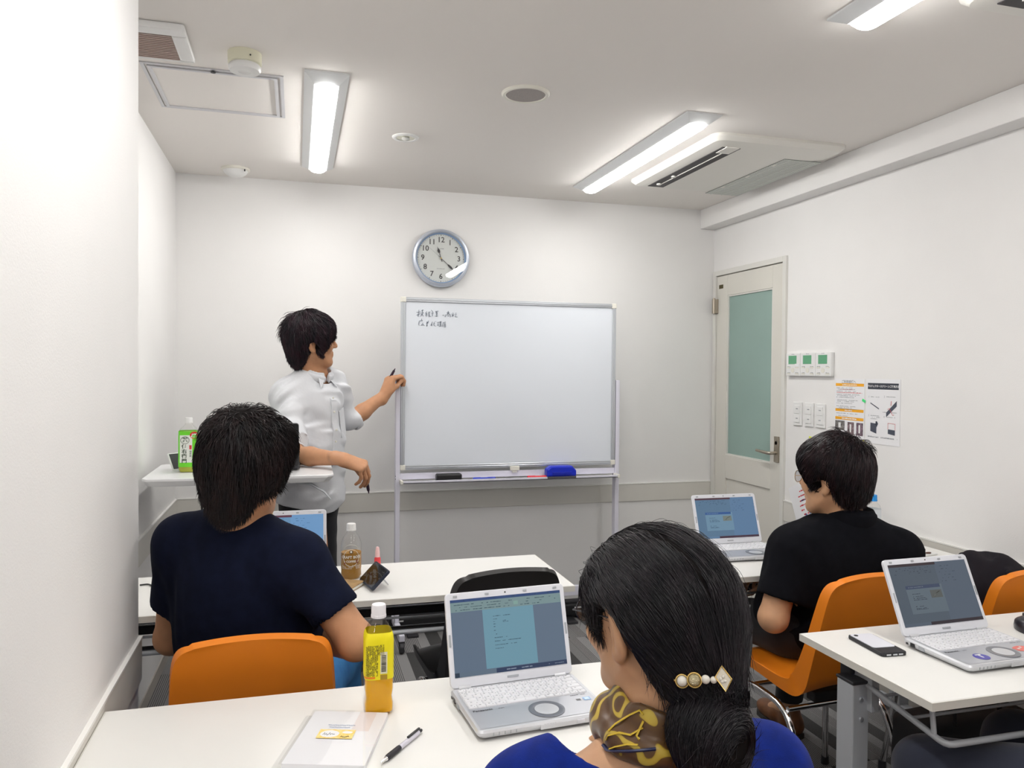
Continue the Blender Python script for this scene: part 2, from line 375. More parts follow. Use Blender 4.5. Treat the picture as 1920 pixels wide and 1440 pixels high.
def aircon(x0, x1, y0, y1, label):
    t = empty('air_conditioner', ((x0 + x1) / 2, (y0 + y1) / 2, ZC), 0, label, 'air conditioner', 'ceiling cassettes')
    hx, hy = (x1 - x0) / 2, (y1 - y0) / 2
    def ring(ix, r, z):
        P = []
        for sx, sy, a in ((1, 1, 0), (-1, 1, 90), (-1, -1, 180), (1, -1, 270)):
            for k in range(5):
                A = math.radians(a + 22.5 * k); P.append((sx * (hx - ix - r) + r * math.cos(A), sy * (hy - ix - r) + r * math.sin(A), z))
        return P
    R = [ring(0, .05, 0), ring(0, .05, -.012), ring(.02, .04, -.028), ring(.075, .02, -.036)]
    V = sum(R, []); n = 20; F = []
    for i in range(3): F += [(i * n + k, i * n + (k + 1) % n, (i + 1) * n + (k + 1) % n, (i + 1) * n + k) for k in range(n)]
    F += [tuple(3 * n + k for k in range(n)), tuple(range(n))[::-1]]
    M_ac = mat('aircon_white', (.80, .78, .73), .4)
    MB().add(V, F).build('housing', M_ac, t, smooth=True, angle=25)
    ox = -hx + .085
    MB().box(ox - .008, ox + .080, -hy + .085, hy - .075, -.0385, -.0355).build('outlet', mat('outlet_dark', (.03, .025, .03), .5), t)
    MB().box(ox + .034, ox + .039, -hy + .16, hy - .11, -.041, -.038).build('louvre', M_ac, t, bevel=.001)
    MB().box(ox + .006, ox + .070, -hy + .075, -hy + .165, -.041, -.036).build('end_cap', M_ac, t, bevel=.001)
    for yy in (.14, .30): MB().lathe([(.012, 0), (.012, .006), (.008, .008)], (ox + .020, yy, -.0465), 12).build('louvre_clip', M_ac, t)
    gx0, gx1 = hx - .215, hx - .02
    g = MB().box(gx0, gx1, -hy + .17, hy + .0 - .02, -.0385, -.0355).build('grille', mat('grille_dark', (.22, .24, .22), .7), t)
    s = MB(); ny = 50
    for k in range(ny):
        yy = -hy + .175 + (2 * hy - .205) * k / (ny - 1); s.box(gx0, gx1, yy - .0042, yy + .0042, -.0395, -.038)
    for k in range(3): xx = gx0 + (gx1 - gx0) * (k + .5) / 3; s.box(xx - .003, xx + .003, -hy + .17, hy - .02, -.041, -.038)
    o = s.build('grille_slats', mat('grille_slat_grey', (.68, .70, .66), .6), g); o['kind'] = 'stuff'
    for yy in (-.2, .02, .25): MB().box(gx0 + .004, gx0 + .016, yy, yy + .03, -.0425, -.040).build('grille_clip', M_ac, g)
    return t
aircon(1.69, 2.35, 2.895, 3.79, 'cream ceiling air conditioner with a dark outlet slot and grille')
aircon(1.69, 2.35, .80, 1.70, 'second ceiling air conditioner barely showing at the top right')

# access hatch
t = empty('access_hatch', (-.275, 3.02, ZC), 0, 'square ceiling access hatch with a double silver frame', 'hatch')
fr = MB()
for a, zt in ((.228, .004), (.208, .007)):
    w = .012
    fr.box(-a, a, -a, -a + w, -zt, 0).box(-a, a, a - w, a, -zt, 0).box(-a, -a + w, -a + w, a - w, -zt, 0).box(a - w, a, -a + w, a - w, -zt, 0)
fr.build('hatch_frame', mat('hatch_alu', (.62, .62, .64), .45, .3), t)
MB().box(-.2, .2, -.2, .2, -.003, 0).build('hatch_panel', M_ceil, t)
MB().lathe([(.008, 0), (.008, .004)], (0, -.214, -.010), 12).build('hatch_lock', M_dark, t)
# vent
t = empty('ceiling_vent', (-.475, 2.585, ZC), 0, 'square ceiling vent with brown slats at the wall edge', 'vent')
o = MB(); a, bq = .155, .12
P0 = [(-a, -.13, 0), (a, -.13, 0), (a, .13, 0), (-a, .13, 0)]
fr = MB().box(-.12, a, -.13, -.075, -.022, 0).box(-.12, a, .115, .13, -.022, 0).box(.11, a, -.075, .115, -.022, 0).build('vent_frame', M_white, t, bevel=.008)
MB().box(-.12, .11, -.075, .115, -.008, -.002).build('vent_backing', mat('vent_brown', (.48, .36, .32), .7), t)
for k in range(14):
    yy = -.068 + k * .0138; MB().prism([(-.12, yy, -.02), (-.12, yy + .006, -.008), (-.12, yy + .009, -.008), (-.12, yy + .003, -.02)], (.23, 0, 0)).build('vent_slat', mat('vent_slat_tan', (.72, .60, .55), .6), t)
# speaker, downlight, detectors
t = empty('ceiling_speaker', (.80, 2.71, ZC), 0, 'round ceiling speaker with a beige mesh and pale rim', 'speaker')
MB().lathe([(.088, 0), (.088, -.004), (.083, -.009), (.073, -.009), (.071, -.004)], seg=48).build('speaker_rim', M_offw, t, smooth=True)
MB().lathe([(.0725, -.003), (.0725, -.006), (.04, -.007), (0, -.0075)], seg=48).build('speaker_mesh', mat('speaker_mesh', (.52, .48, .46), .8, var=.5, vscale=900), t, smooth=True)
t = empty('downlight', (.452, 3.366, ZC), 0, 'small round downlight that is switched off', 'downlight')
MB().lathe([(.058, 0), (.058, -.003), (.053, -.007), (.042, -.007), (.038, -.002)], seg=40).build('trim_ring', M_white, t, smooth=True)
MB().lathe([(.040, -.0045), (.025, -.0035), (.012, -.003), (0, -.003)], seg=32).build('reflector', mat('reflector', (.62, .62, .52), .15, .9), t, smooth=True)
MB().lathe([(.016, -.003), (.018, -.009), (.014, -.012), (0, -.013)], seg=20).build('bulb', mat('bulb_off', (.8, .8, .76), .3), t, smooth=True)
t = empty('smoke_detector', (-.163, 2.63, ZC), 0, 'drum shaped yellowed smoke detector beside the hatch', 'detector')
MB().lathe([(.052, 0), (.052, -.034), (.048, -.037)], seg=40).build('detector_base', mat('yellowed_plastic', (.76, .74, .58), .45), t, smooth=True)
MB().lathe([(.045, -.036), (.050, -.042), (.050, -.052), (.046, -.058), (.020, -.060), (.016, -.057), (0, -.057)], seg=40).build('detector_head', M_white, t, smooth=True)
MB().lathe([(.0025, 0), (.0025, .003)], (.02, -.050, -.022), 8, axis='y').build('indicator', M_black, t)
t = empty('motion_sensor', (-.30, 4.147, ZC), 0, 'shallow domed white sensor near the back left corner', 'detector')
MB().lathe([(.070, 0), (.070, -.008), (.064, -.013)], seg=40).build('sensor_base', M_offw, t, smooth=True)
MB().lathe([(.060, -.012), (.052, -.026), (.036, -.038), (.018, -.043), (0, -.044)], seg=40).build('dome', M_white, t, smooth=True)
MB().box(.044, .05, -.052, -.046, -.022, -.012).build('indicator', M_black, t)

# ------------------------------------------------------------------ clock
t = empty('wall_clock', (.782, YB, CAM_H + .631), 0, 'round silver wall clock with black numerals above the whiteboard', 'clock')
rc = .163
MB().lathe([(rc * .96, 0), (rc, .012), (rc, .028), (rc * .97, .038), (rc * .91, .042), (rc * .875, .038), (rc * .865, .020)], seg=72, axis='y').build('rim', mat('silver_rim', (.58, .62, .70), .42, .75), t, smooth=True)
MB().lathe([(rc * .867, .036), (rc * .845, .030), (rc * .825, .022)], seg=72, axis='y', cap=False).build('inner_ring', mat('blue_ring', (.30, .48, .80), .3, .3), t, smooth=True)
MB().lathe([(rc * .865, .016), (rc * .865, .020), (0, .0205)], seg=64, axis='y').build('dial', mat('dial_white', (.80, .83, .80), .5), t)
def cf(dy, a=0., cx=0., cy=0.):
    ca, sa = math.cos(a), math.sin(a)
    return lambda u, v: (cx + u * ca - v * sa, -dy, cy + u * sa + v * ca)
nm = MB()
for k in range(1, 13):
    A = math.radians(90 - 30 * k); add_text(nm, str(k), .042, cf(.0212, 0, .103 * math.cos(A), .103 * math.sin(A)), bold=.0005)
nm.build('numerals', M_ink, t)
tk = MB()
for k in range(60):
    A = math.radians(6 * k); r0 = .130; w = .0022 if k % 5 == 0 else .0011
    flat_rect(tk, cf(.0212, A), r0 - w, r0 + w, -w, w)
tk.build('minute_dots', M_ink, t)
lg = MB(); dashes(lg, cf(.0212), -.016, .016, .052, .004, seed=3, fill=1); dashes(lg, cf(.0212), -.022, .022, -.060, .003, seed=5, fill=1); lg.build('maker_print', M_grey, t)
def hand(ang, L, w, z, nm_, m, tail=.02, spade=True):
    A = math.radians(90 - ang); f = cf(z, A)
    P = [(-tail, -w * .5), (L * .45, -w * .5), (L * .5, -w * 1.7), (L * .68, -w * 2.2), (L * .8, -w * .7), (L, 0), (L * .8, w * .7), (L * .68, w * 2.2), (L * .5, w * 1.7), (L * .45, w * .5), (-tail, w * .5)] if spade else [(-tail, -w / 2), (L, -w / 4), (L, w / 4), (-tail, w / 2)]
    MB().prism([f(*p) for p in P], (0, -.001, 0)).build(nm_, m, t)
hand(342, .068, .0035, .024, 'hour_hand', M_ink); hand(132, .112, .0028, .026, 'minute_hand', M_ink); hand(310, .095, .0012, .028, 'second_hand', M_grey, .03, False)
MB().lathe([(.005, .020), (.005, .031), (0, .032)], seg=16, axis='y').build('hub', mat('brass', (.6, .45, .2), .3, .9), t)
MB().lathe([(rc * .872, .0355), (rc * .872, .0362), (0, .0365)], seg=64, axis='y').build('glass', glass_mat('clock_glass', refl=1.6), t)

# ------------------------------------------------------------------ whiteboard
bx0, bx1, bz0, bz1, by = .524, 1.732, .897, 1.800, 4.03
wb = empty('whiteboard', ((bx0 + bx1) / 2, by + .02, 0), 0, 'mobile whiteboard on a pale steel stand with handwritten notes', 'whiteboard')
W0 = Matrix.Translation((-(bx0 + bx1) / 2, -(by + .02), 0))
def wbp(o): o.parent = wb; o.matrix_parent_inverse = W0; return o
M_board = mat('whiteboard_enamel', (.78, .82, .88), .12, coat=.3)
pan = wbp(MB().box(bx0 + .02, bx1 - .02, by + .006, by + .026, bz0 + .02, bz1 - .02).build('board_panel', M_board))
fw = .022
for nm_, b_ in (('frame_top', (bx0 + .02, bx1 - .02, bz1 - fw, bz1)), ('frame_bottom', (bx0 + .02, bx1 - .02, bz0, bz0 + fw)), ('frame_side', (bx0, bx0 + fw, bz0 + .02, bz1 - .02)), ('frame_side', (bx1 - fw, bx1, bz0 + .02, bz1 - .02))):
    q = MB().box(b_[0], b_[1], by, by + .032, b_[2], b_[3])
    if 'side' in nm_: q.box(b_[0] + .008, b_[0] + .013, by - .003, by, b_[2], b_[3])
    else: q.box(b_[0], b_[1], by - .003, by, b_[2] + .008, b_[2] + .013)
    wbp(q.build(nm_, M_alu, bevel=.002, seg=1))
for xx in (bx0, bx1):
    for zz in (bz0, bz1):
        s = 1 if xx == bx0 else -1; u = 1 if zz == bz0 else -1
        xa, xb = sorted((xx - s * .002, xx + s * .026)); za, zb = sorted((zz - u * .002, zz + u * .026))
        wbp(MB().box(xa, xb, by - .004, by + .034, za, zb).build('corner_cap', M_offw, bevel=.004))
for xx in (bx0 - .026, bx1 + .002):
    wbp(MB().box(xx, xx + .024, by - .004, by + .040, .07, 1.372).build('post', M_lav, bevel=.003))
wbp(MB().box(bx0 - .002, bx1 + .002, by + .006, by + .03, .845, .878).build('cross_rail', M_lav, bevel=.002))
ty = by - .062
tr = wbp(MB().box(bx0 + .002, bx1 - .002, ty, by + .006, .832, .837).box(bx0 + .002, bx1 - .002, ty, ty + .004, .832, .846).build('tray', M_lav, bevel=.001, seg=1))
for xx in (bx0 - .006, bx1 - .008): wbp(MB().box(xx, xx + .014, ty - .004, by, .828, .848).build('tray_end_cap', M_offw, bevel=.003))
wbp(MB().box(1.118, 1.170, by - .012, by + .004, bz0 - .018, bz0 + .006).box(1.13, 1.158, by - .006, by + .006, bz0 - .03, bz0 - .016).build('board_latch', M_offw, bevel=.003))
wbp(MB().box(bx0 - .01, bx1 + .01, by + .002, by + .03, .168, .222).build('stretcher', M_lav, bevel=.003))
for xx in (bx0 - .028, bx1):
    wbp(MB().box(xx, xx + .03, by - .20, by + .22, .06, .095).build('foot', M_lav, bevel=.006))
    for yy in (by - .185, by + .205):
        c = wbp(MB().lathe([(.004, -.011), (.027, -.011), (.029, -.007), (.029, .007), (.027, .011), (.004, .011)], (xx + .015, yy, .029), 20, axis='x').build('caster', M_dark, smooth=True))
        MB().box(xx + .001, xx + .029, yy - .012, yy + .018, .04, .062).build('caster_fork', M_dark, c)
for zz in (.865, .85): wbp(MB().lathe([(.004, 0), (.004, .004), (0, .005)], (bx0 - .026, by - .0, zz), 8, axis='x').build('bolt', M_dark))
# handwriting, stroke by stroke, in photo pixels of a close look (1920 wide = 120 px)
def bp(x, y):
    px_, py_ = 760 + x / 16., 560 + y / 16.
    r = RC @ np.array([(px_ - 960) / FPX, (py_ - 720) / FPX, 1.]); k = (by + .0045) / r[1]
    return (r[0] * k, by + .0045, r[2] * k + CAM_H)
strokes = [
 [(335, 410), (460, 395)], [(410, 335), (395, 520), (365, 525)], [(335, 490), (450, 450)], [(480, 365), (545, 340)], [(520, 325), (505, 420)], [(470, 430), (545, 410), (450, 530)], [(475, 450), (555, 530)],
 [(640, 380), (600, 440), (640, 430)], [(645, 440), (605, 500), (655, 480)], [(635, 440), (630, 540)], [(680, 410), (735, 395), (715, 450), (735, 520)], [(680, 455), (720, 450)], [(685, 500), (730, 490), (700, 545), (765, 525)],
 [(775, 340), (830, 390)], [(780, 440), (850, 425)], [(815, 400), (810, 525)],
 [(900, 385), (995, 370)], [(930, 385), (950, 450)], [(905, 430), (970, 415)], [(945, 410), (940, 540)], [(885, 520), (975, 520)], [(915, 470), (970, 460)],
 [(1110, 495), (1165, 485), (1140, 520)], [(1205, 475), (1195, 555)],
 [(1240, 415), (1320, 405)], [(1285, 370), (1285, 430)], [(1255, 440), (1320, 425), (1265, 470)], [(1235, 520), (1250, 460), (1340, 465), (1360, 545), (1335, 550)], [(1275, 510), (1320, 505), (1280, 530)],
 [(1430, 415), (1425, 440)], [(1380, 465), (1450, 455), (1390, 535)], [(1425, 470), (1430, 530)], [(1455, 510), (1415, 480)],
 [(1480, 470), (1535, 465), (1490, 540), (1570, 550)], [(1505, 440), (1530, 430)],
 [(490, 600), (480, 650)], [(410, 670), (525, 655)], [(415, 690), (400, 770), (425, 800)], [(530, 720), (470, 800), (540, 785)], [(530, 760), (580, 810)],
 [(635, 690), (660, 720)], [(700, 660), (640, 760)], [(630, 740), (700, 720)], [(655, 690), (655, 810)], [(625, 800), (665, 800), (660, 825), (630, 820)],
 [(815, 690), (760, 810)], [(795, 760), (790, 825)], [(845, 760), (890, 745)], [(870, 700), (850, 790), (910, 825)], [(905, 680), (920, 690)],
 [(960, 715), (1010, 700)], [(985, 710), (980, 800)], [(950, 800), (1010, 790)], [(1035, 690), (1080, 680), (1070, 730), (1030, 735), (1035, 690)], [(1060, 690), (1055, 825)], [(1025, 775), (1085, 765)], [(1010, 825), (1090, 815)],
 [(1190, 680), (1195, 695)], [(1135, 715), (1215, 705)], [(1145, 720), (1110, 840)], [(1180, 730), (1180, 790)], [(1180, 760), (1215, 755)], [(1160, 800), (1210, 795), (1205, 850), (1165, 850), (1160, 800)]]
wm = MB()
for s in strokes: wm.tube([bp(*p) for p in s], .0015, 5, flat=.5)
wbp(wm.build('handwriting', mat('marker_ink', (.04, .07, .12), .5), label='two lines of handwritten characters in dark marker'))

def xbox(name, x0, x1, y0, y1, z0, z1, m, label, cat, bev=.006, **k): return tag(MB().box(x0, x1, y0, y1, z0, z1).build(name, m, bevel=bev), label, cat)
zt = .8375
e1 = empty('board_eraser', (.775, 4.0, zt), 0, 'black board eraser on the left of the tray', 'eraser')
MB().box(-.068, .068, -.024, .024, .004, .038).build('grip', M_black, e1, bevel=.008); MB().box(-.066, .066, -.022, .022, 0, .008).build('felt', mat('felt_grey', (.10, .10, .11), .9), e1)
e2 = empty('board_eraser', (1.395, 3.99, zt), 0, 'large blue board eraser at the right of the tray', 'eraser')
MB().prism([(-.085, -.026, .008), (.085, -.026, .008), (.085, -.026, .04), (.06, -.026, .066), (-.06, -.026, .066), (-.085, -.026, .05)], (0, .054, 0)).build('grip', mat('bright_blue_plastic', (.012, .03, .55), .3), e2, bevel=.008)
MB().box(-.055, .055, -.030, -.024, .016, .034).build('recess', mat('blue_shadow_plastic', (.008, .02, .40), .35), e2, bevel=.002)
MB().box(-.082, .082, -.026, .028, 0, .010).build('felt', mat('felt_grey', (.10, .10, .11), .9), e2)
def marker(x, y, col, label, L=.125, a=0.):
    t_ = empty('marker_pen', (x, y, zt + .0075), a, label, 'marker', 'marker pens on the whiteboard tray')
    MB().lathe([(.0, -L / 2), (.0065, -L / 2 + .002), (.0075, -L / 2 + .01), (.0075, L * .17), (.006, L * .17)], seg=14, axis='x').build('barrel', mat('pen_' + col, {'blue': (.03, .06, .5), 'red': (.75, .05, .06)}[col], .35), t_, smooth=True)
    MB().lathe([(.0082, L * .17), (.0082, L * .48), (.006, L / 2), (0, L / 2)], seg=14, axis='x').build('cap', mat('pencap_' + col, {'blue': (.02, .04, .4), 'red': (.7, .03, .05)}[col], .3), t_, smooth=True)
    MB().box(-.02, .015, -.003, .003, .0070, .0078).build('label_strip', M_white, t_)
marker(.965, 3.99, 'blue', 'blue marker pen lying on the tray', a=.0); marker(1.268, 3.99, 'red', 'red marker pen beside the large blue eraser', a=math.pi)

# projector screen case on the floor by the back wall
t = empty('screen_case', (1.05, 4.19, 0), 0, 'long black roll-up projector screen case on the floor below the whiteboard', 'screen case')
MB().box(-.58, .58, -.05, .05, .012, .085).build('case_body', M_black, t, bevel=.015, seg=3)
MB().tube([(-.565, -.012, .088), (.565, -.012, .088)], .018, 14).build('top_bar', M_dark, t, smooth=True)
for s in (-1, 1):
    MB().box(s * .58 - .012, s * .58 + .012, -.054, .054, .008, .092).build('end_cap', M_dark, t, bevel=.008)
    MB().box(s * .45 - .03, s * .45 + .03, -.14, .12, 0, .014).build('foot_bar', M_dark, t, bevel=.003)
    MB().box(s * .52 - .03, s * .52 + .03, -.0515, -.050, .062, .070).build('label_sticker', M_white, t)

# ------------------------------------------------------------------ right wall: controllers, switches, notices
def wall_fn(y, z, off):      # u runs towards the viewer's right (-y), v up
    return lambda u, v: (XR - off, y - u, z + v)
M_lcd = mat('lcd_green', (.12, .36, .20), .3, emit=.05)
for k, (ya, lb) in enumerate(((3.492, 'wall controller with green display, nearest the door'), (3.372, 'middle one of the three wall controllers with green displays'), (3.252, 'wall controller with green display, farthest from the door'))):
    t = empty('wall_controller', (XR, ya, 1.465), 0, lb, 'controller', 'air conditioning controllers on the right wall')
    f = lambda u, v: (-.0205, -u, v)
    MB().box(-.02, 0, -.059, .059, -.06, .06).build('case', M_white, t, bevel=.004)
    MB().box(-.0212, -.019, -.034 + .004, .034 + .002, .002, .046).build('display', M_lcd, t)
    b_ = MB(); dashes(b_, f, -.012, .012, .052, .0035, seed=k + 10, fill=1)
    for (u, v) in ((-.045, -.014), (.022, -.014), (-.045, -.045), (.022, -.045)): dashes(b_, f, u, u + .024, v, .005, seed=int(u * 1000 + v * 700) + k, fill=1)
    b_.build('print', M_grey, t)
    MB().lathe([(.013, -.001), (.013, .001), (.009, .002)], (-.0205, 0, -.030), 20, axis='x').build('dial_pad', M_offw, t, smooth=True)
    for (u, v) in ((-.034, -.010), (.034, -.010), (-.034, -.042), (.034, -.042)): MB().box(-.0222, -.0195, u - .013, u + .013, v - .009, v - .003).build('button', M_offw, t)
    if k == 0: MB().box(-.0222, -.0205, -.052, -.02, -.012, .004).build('paper_tag', M_paper, t)
for k, (ya, lb) in enumerate(((3.467, 'double light switch nearest the door'), (3.374, 'middle one of the three double light switches'), (3.285, 'double light switch nearest the notices'))):
    t = empty('light_switch', (XR, ya, 1.2085), 0, lb, 'switch', 'light switches on the right wall')
    MB().box(-.008, 0, -.036, .036, -.061, .061).build('plate', M_white, t, bevel=.003)
    for s in (0, 1):
        r_ = MB().box(-.0115, -.007, -.022, .022, -.045 + s * .046, -.001 + s * .046).build('rocker', M_white, t, bevel=.0015)
        MB().box(-.0120, -.0113, -.010, .006, -.026 + s * .05, -.021 + s * .05).build('print', M_grey, r_)
def sheet(name, yc, zc, w, h_, label, cat, tilt=0., bend=.0):
    t = empty(name, (XR - .0008, yc, zc), 0, label, cat, rot=(tilt, 0, 0))
    MB().box(-.0012, 0, -w / 2, w / 2, -h_ / 2, h_ / 2).build('sheet', M_paper, t)
    return t, (lambda u, v: (-.0016, -u, v))
t, f = sheet('notice_poster', 3.082, 1.247, .203, .297, 'white notice with orange bars and small photos', 'poster')
m_ = MB(); add_text(m_, 'ご利用者様へ', .0165, lambda u, v: f(u - .006, v + .133), bold=.0004)
for i, (v, n_) in enumerate(((.103, 2), (.088, 1), (.072, 2), (.058, 1), (.045, 2), (.03, 1), (.016, 3))):
    for q in range(n_): dashes(m_, f, -.09 + .006 * (q > 0), .02 + .06 * ((i * 7 + q * 3) % 5) / 5, v - q * .0065, .003, seed=i * 9 + q)
for q in range(2): dashes(m_, f, -.09, .06 - q * .07, -.018 - q * .012, .003, seed=70 + q)
for q in range(2): dashes(m_, f, -.092, -.03, -.107 - q * .006, .0028, seed=80 + q); dashes(m_, f, -.005, .08, -.122 - q * .006, .0028, seed=90 + q)
m_.build('print', M_grey, t)
m_ = MB(); dashes(m_, f, -.07, .02, .096, .003, seed=200); dashes(m_, f, -.09, .085, .081, .003, seed=201, fill=.95); m_.build('red_print', M_red, t)
m_ = MB()
for v in (.113, -.008, -.047): flat_rect(m_, f, -.096, .096, v, v + .0135)
m_.build('orange_bar', M_orange_print, t)
m_ = MB(); f2 = lambda u, v: (-.0019, -u, v)
for i, v in enumerate((.117, -.004, -.043)): dashes(m_, f2, -.05 + .02 * (i == 1), .05 - .03 * (i == 1), v, .0055, seed=300 + i, fill=1)
m_.build('bar_print', M_paper, t)
for i, (u0, u1, v0, v1, c) in enumerate(((-.096, -.03, -.098, -.052, (.30, .29, .27)), (-.01, .034, -.116, -.056, (.30, .20, .22)), (.05, .094, -.116, -.056, (.28, .18, .24)))):
    p_ = MB(); flat_rect(p_, f, u0, u1, v0, v1); p_ = p_.build('photo', mat('photo_%d' % i, c, .5, var=.5, vscale=90, var2=(.06, .05, .05)), t)
    q = MB(); w_ = (u1 - u0); flat_rect(q, f2, u0 + w_ * .35, u0 + w_ * .6, v0 + .012, v1 - .01); q.build('photo_detail', M_white, p_)
t, f = sheet('notice_poster', 2.866, 1.25, .207, .293, 'white projector screen instructions with a dark title bar', 'poster')
f2 = lambda u, v: (-.0019, -u, v)
m_ = MB(); flat_rect(m_, f, -.094, .094, .100, .128); m_.build('title_bar', mat('print_charcoal', (.04, .045, .06), .5), t)
m_ = MB(); add_text(m_, 'プロジェクタースクリーンご使用方法', .0115, lambda u, v: f2(u, v + .1135), bold=.0003); m_.build('title', M_paper, t)
m_ = MB()
for i, (u, v) in enumerate(((-.09, .065), (.006, .068), (-.09, -.02), (.006, -.022))):
    add_text(m_, str(i + 1), .013, lambda a, b: f(a + u + .004, b + v)); dashes(m_, f, u + .016, u + .07, v - .001, .003, seed=i + 400, fill=.95)
    if i == 2: dashes(m_, f, u + .016, u + .075, v - .008, .003, seed=410); dashes(m_, f, u + .016, u + .06, v - .015, .003, seed=411)
dashes(m_, f, .0, .085, -.002, .003, seed=420); dashes(m_, f, -.09, .09, -.118, .006, seed=421)
m_.build('print', M_grey, t)
M_slate = mat('print_slate', (.07, .08, .11), .5)
def D_(P): q = MB(); q.add([f2(*p) for p in P], [tuple(range(len(P)))]); q.build('diagram', M_slate, t)
D_([(-.076, .040), (-.022, .015), (-.022, .010), (-.076, .035)]); D_([(.022, -.002), (.084, .052), (.084, .028), (.022, -.022)][::1]); D_([(-.074, -.052), (-.036, -.055), (-.036, -.10), (-.074, -.09)]); D_([(.034, -.075), (.076, -.077), (.076, -.10), (.034, -.095)]); D_([(-.042, -.045), (-.034, -.043), (-.026, -.055), (-.034, -.07), (-.042, -.06)])
for P_, r_ in (([f2(.034, -.075), f2(.034, -.048), f2(.076, -.05), f2(.076, -.077)], .0008), ([f2(.05, .03), f2(.052, .05)], .0012), ([f2(.03, .012), f2(.04, .018), f2(.06, -.012), f2(.068, -.01)], .001)): MB().tube(P_, r_, 4).build('diagram_line', M_red, t)
for nm_, y_, z_, a_, L_, c_, lb in (('tape_strip', 2.985, 1.295, .4, .022, (.06, .75, .22), 'small green tape scrap between the two notices'), ('tape_strip', 2.975, 1.100, .6, .035, (.80, .75, .06), 'yellow tape strip at the foot of the notices'), ('tape_strip', 3.36, 1.092, .1, .03, (.72, .78, .05), 'yellow green tape scrap below the light switches')):
    tag(MB().box(-.0026, -.0018, -L_ / 2, L_ / 2, -.006, .006).build(nm_, mat('tape_%s' % lb.split()[0] + str(z_), c_, .5), None, loc=(XR, y_, z_), rot=(a_, 0, 0)), lb, 'tape')
t, f = sheet('notice_sheet', 3.375, .72, .20, .287, 'tilted white sheet with red print on the wall behind the seated man in black', 'paper', tilt=-.42)
t.location.x = XR - .012
m_ = MB()
for i in range(9): dashes(m_, f, -.04 + .004 * (i % 3), .085, .10 - i * .024, .008, seed=500 + i)
m_.build('red_print', M_red, t)
m_ = MB()
for i in range(2): dashes(m_, f, -.02, .08, .052 - i * .075, .006, seed=520 + i)
m_.build('blue_print', M_blueprint, t)

# ================================================================== desks
M_top = mat('desk_laminate', (.84, .83, .80), .38, var=.015, vscale=5)
M_edge = mat('desk_edge_band', (.72, .70, .64), .45)
def fillet(P, r=.04, n=5):
    P = [np.array(p, float) for p in P]; out = [P[0]]
    for i in range(1, len(P) - 1):
        a, b, c = P[i - 1], P[i], P[i + 1]; u = a - b; v = c - b; q = min(r, .45 * np.linalg.norm(u), .45 * np.linalg.norm(v))
        s = b + u / np.linalg.norm(u) * q; e = b + v / np.linalg.norm(v) * q
        out += [(1 - k) ** 2 * s + 2 * k * (1 - k) * b + k * k * e for k in np.linspace(0, 1, n)]
    return out + [P[-1]]
def desk(x0, x1, y0, y1, label, beam=True):
    cx, cy = (x0 + x1) / 2, (y0 + y1) / 2; hx, hy = (x1 - x0) / 2, (y1 - y0) / 2; H = .72; T = .020
    t = empty('folding_desk', (cx, cy, 0), 0, label, 'desk', 'white folding desks')
    top = MB().box(-hx, hx, -hy, hy, H - T, H).build('desktop', M_top, t, bevel=.0015, seg=1)
    e = .0016
    for nm_, b_ in (('edge_band', (-hx - e, hx + e, -hy - e, -hy, H - T + .0005, H - .0012)), ('edge_band', (-hx - e, hx + e, hy, hy + e, H - T + .0005, H - .0012)), ('edge_band', (-hx - e, -hx, -hy, hy, H - T + .0005, H - .0012)), ('edge_band', (hx, hx + e, -hy, hy, H - T + .0005, H - .0012))):
        MB().box(*b_).build(nm_, M_edge, top)
    for s in (-1, 1):
        lx = s * (hx - .055)
        lg = MB().box(lx - .024, lx + .024, .055, .115, .05, H - .072).build('leg', M_steel, t, bevel=.003)
        MB().box(lx - .026, lx + .026, .053, .117, H - .078, H - .070).build('leg_cap', M_dark, lg, bevel=.002)
        for zz in (H - .115, H - .165): MB().lathe([(.007, 0), (.007, .003), (.005, .004)], (lx - s * 0 + .0, .055, zz), 12, axis='y').build('screw_cap', M_alu, lg)
        MB().box(lx - .02, lx + .02, -hy + .03, hy - .02, .022, .058).build('foot', M_steel, t, bevel=.006)
        for yy in (-hy + .06, hy - .05):
            MB().lathe([(.004, -.010), (.020, -.010), (.022, 0), (.020, .010), (.004, .010)], (lx, yy, .022), 16, axis='x').build('caster', M_dark, t, smooth=True)
        MB().box(lx - s * .03 - .012, lx - s * .03 + .012, .04, .13, H - .145, H - T).build('fold_bracket', M_steel, t, bevel=.002)
        MB().box(lx - s * .02 - .010, lx - s * .02 + .010, -hy + .04, hy - .04, H - .042, H - T).build('top_bracket', M_steel, t, bevel=.002)
    MB().box(-hx + .06, hx - .06, .10, .14, H - .085, H - .045).build('beam', M_dark, t, bevel=.003)
    if beam:
        for k in range(4): MB().box(-hx + .05, hx - .05, .145 - k * .001, .165, H - .07 - k * .033, H - .042 - k * .033).build('panel_slat', M_dark, t, bevel=.004)
        MB().tube([(-hx + .05, .13, H - .215), (hx - .05, .13, H - .215)], .013, 12).build('stretcher_tube', mat('dark_grey_steel', (.12, .12, .13), .4, .3), t, smooth=True)
    # wire shelf under the top
    P = fillet([(-hx + .075, .10, H - .075), (-hx + .075, -hy + .035, H - .118), (hx - .075, -hy + .035, H - .118), (hx - .075, .10, H - .075)], .02, 4)
    MB().tube(P, .0075, 10).build('shelf_rod', M_steel, t, smooth=True)
    for s in (-1, 1): MB().tube([(s * (hx - .075), -hy + .08, H - .025), (s * (hx - .075), -hy + .07, H - .112)], .006, 8).build('shelf_hanger', M_steel, t)
    for q in (.0, -.08): MB().tube([(-hx + .075, q, H - .085 + q * .25), (hx - .075, q, H - .085 + q * .25)], .004, 8).build('shelf_wire', M_steel, t)
    return t
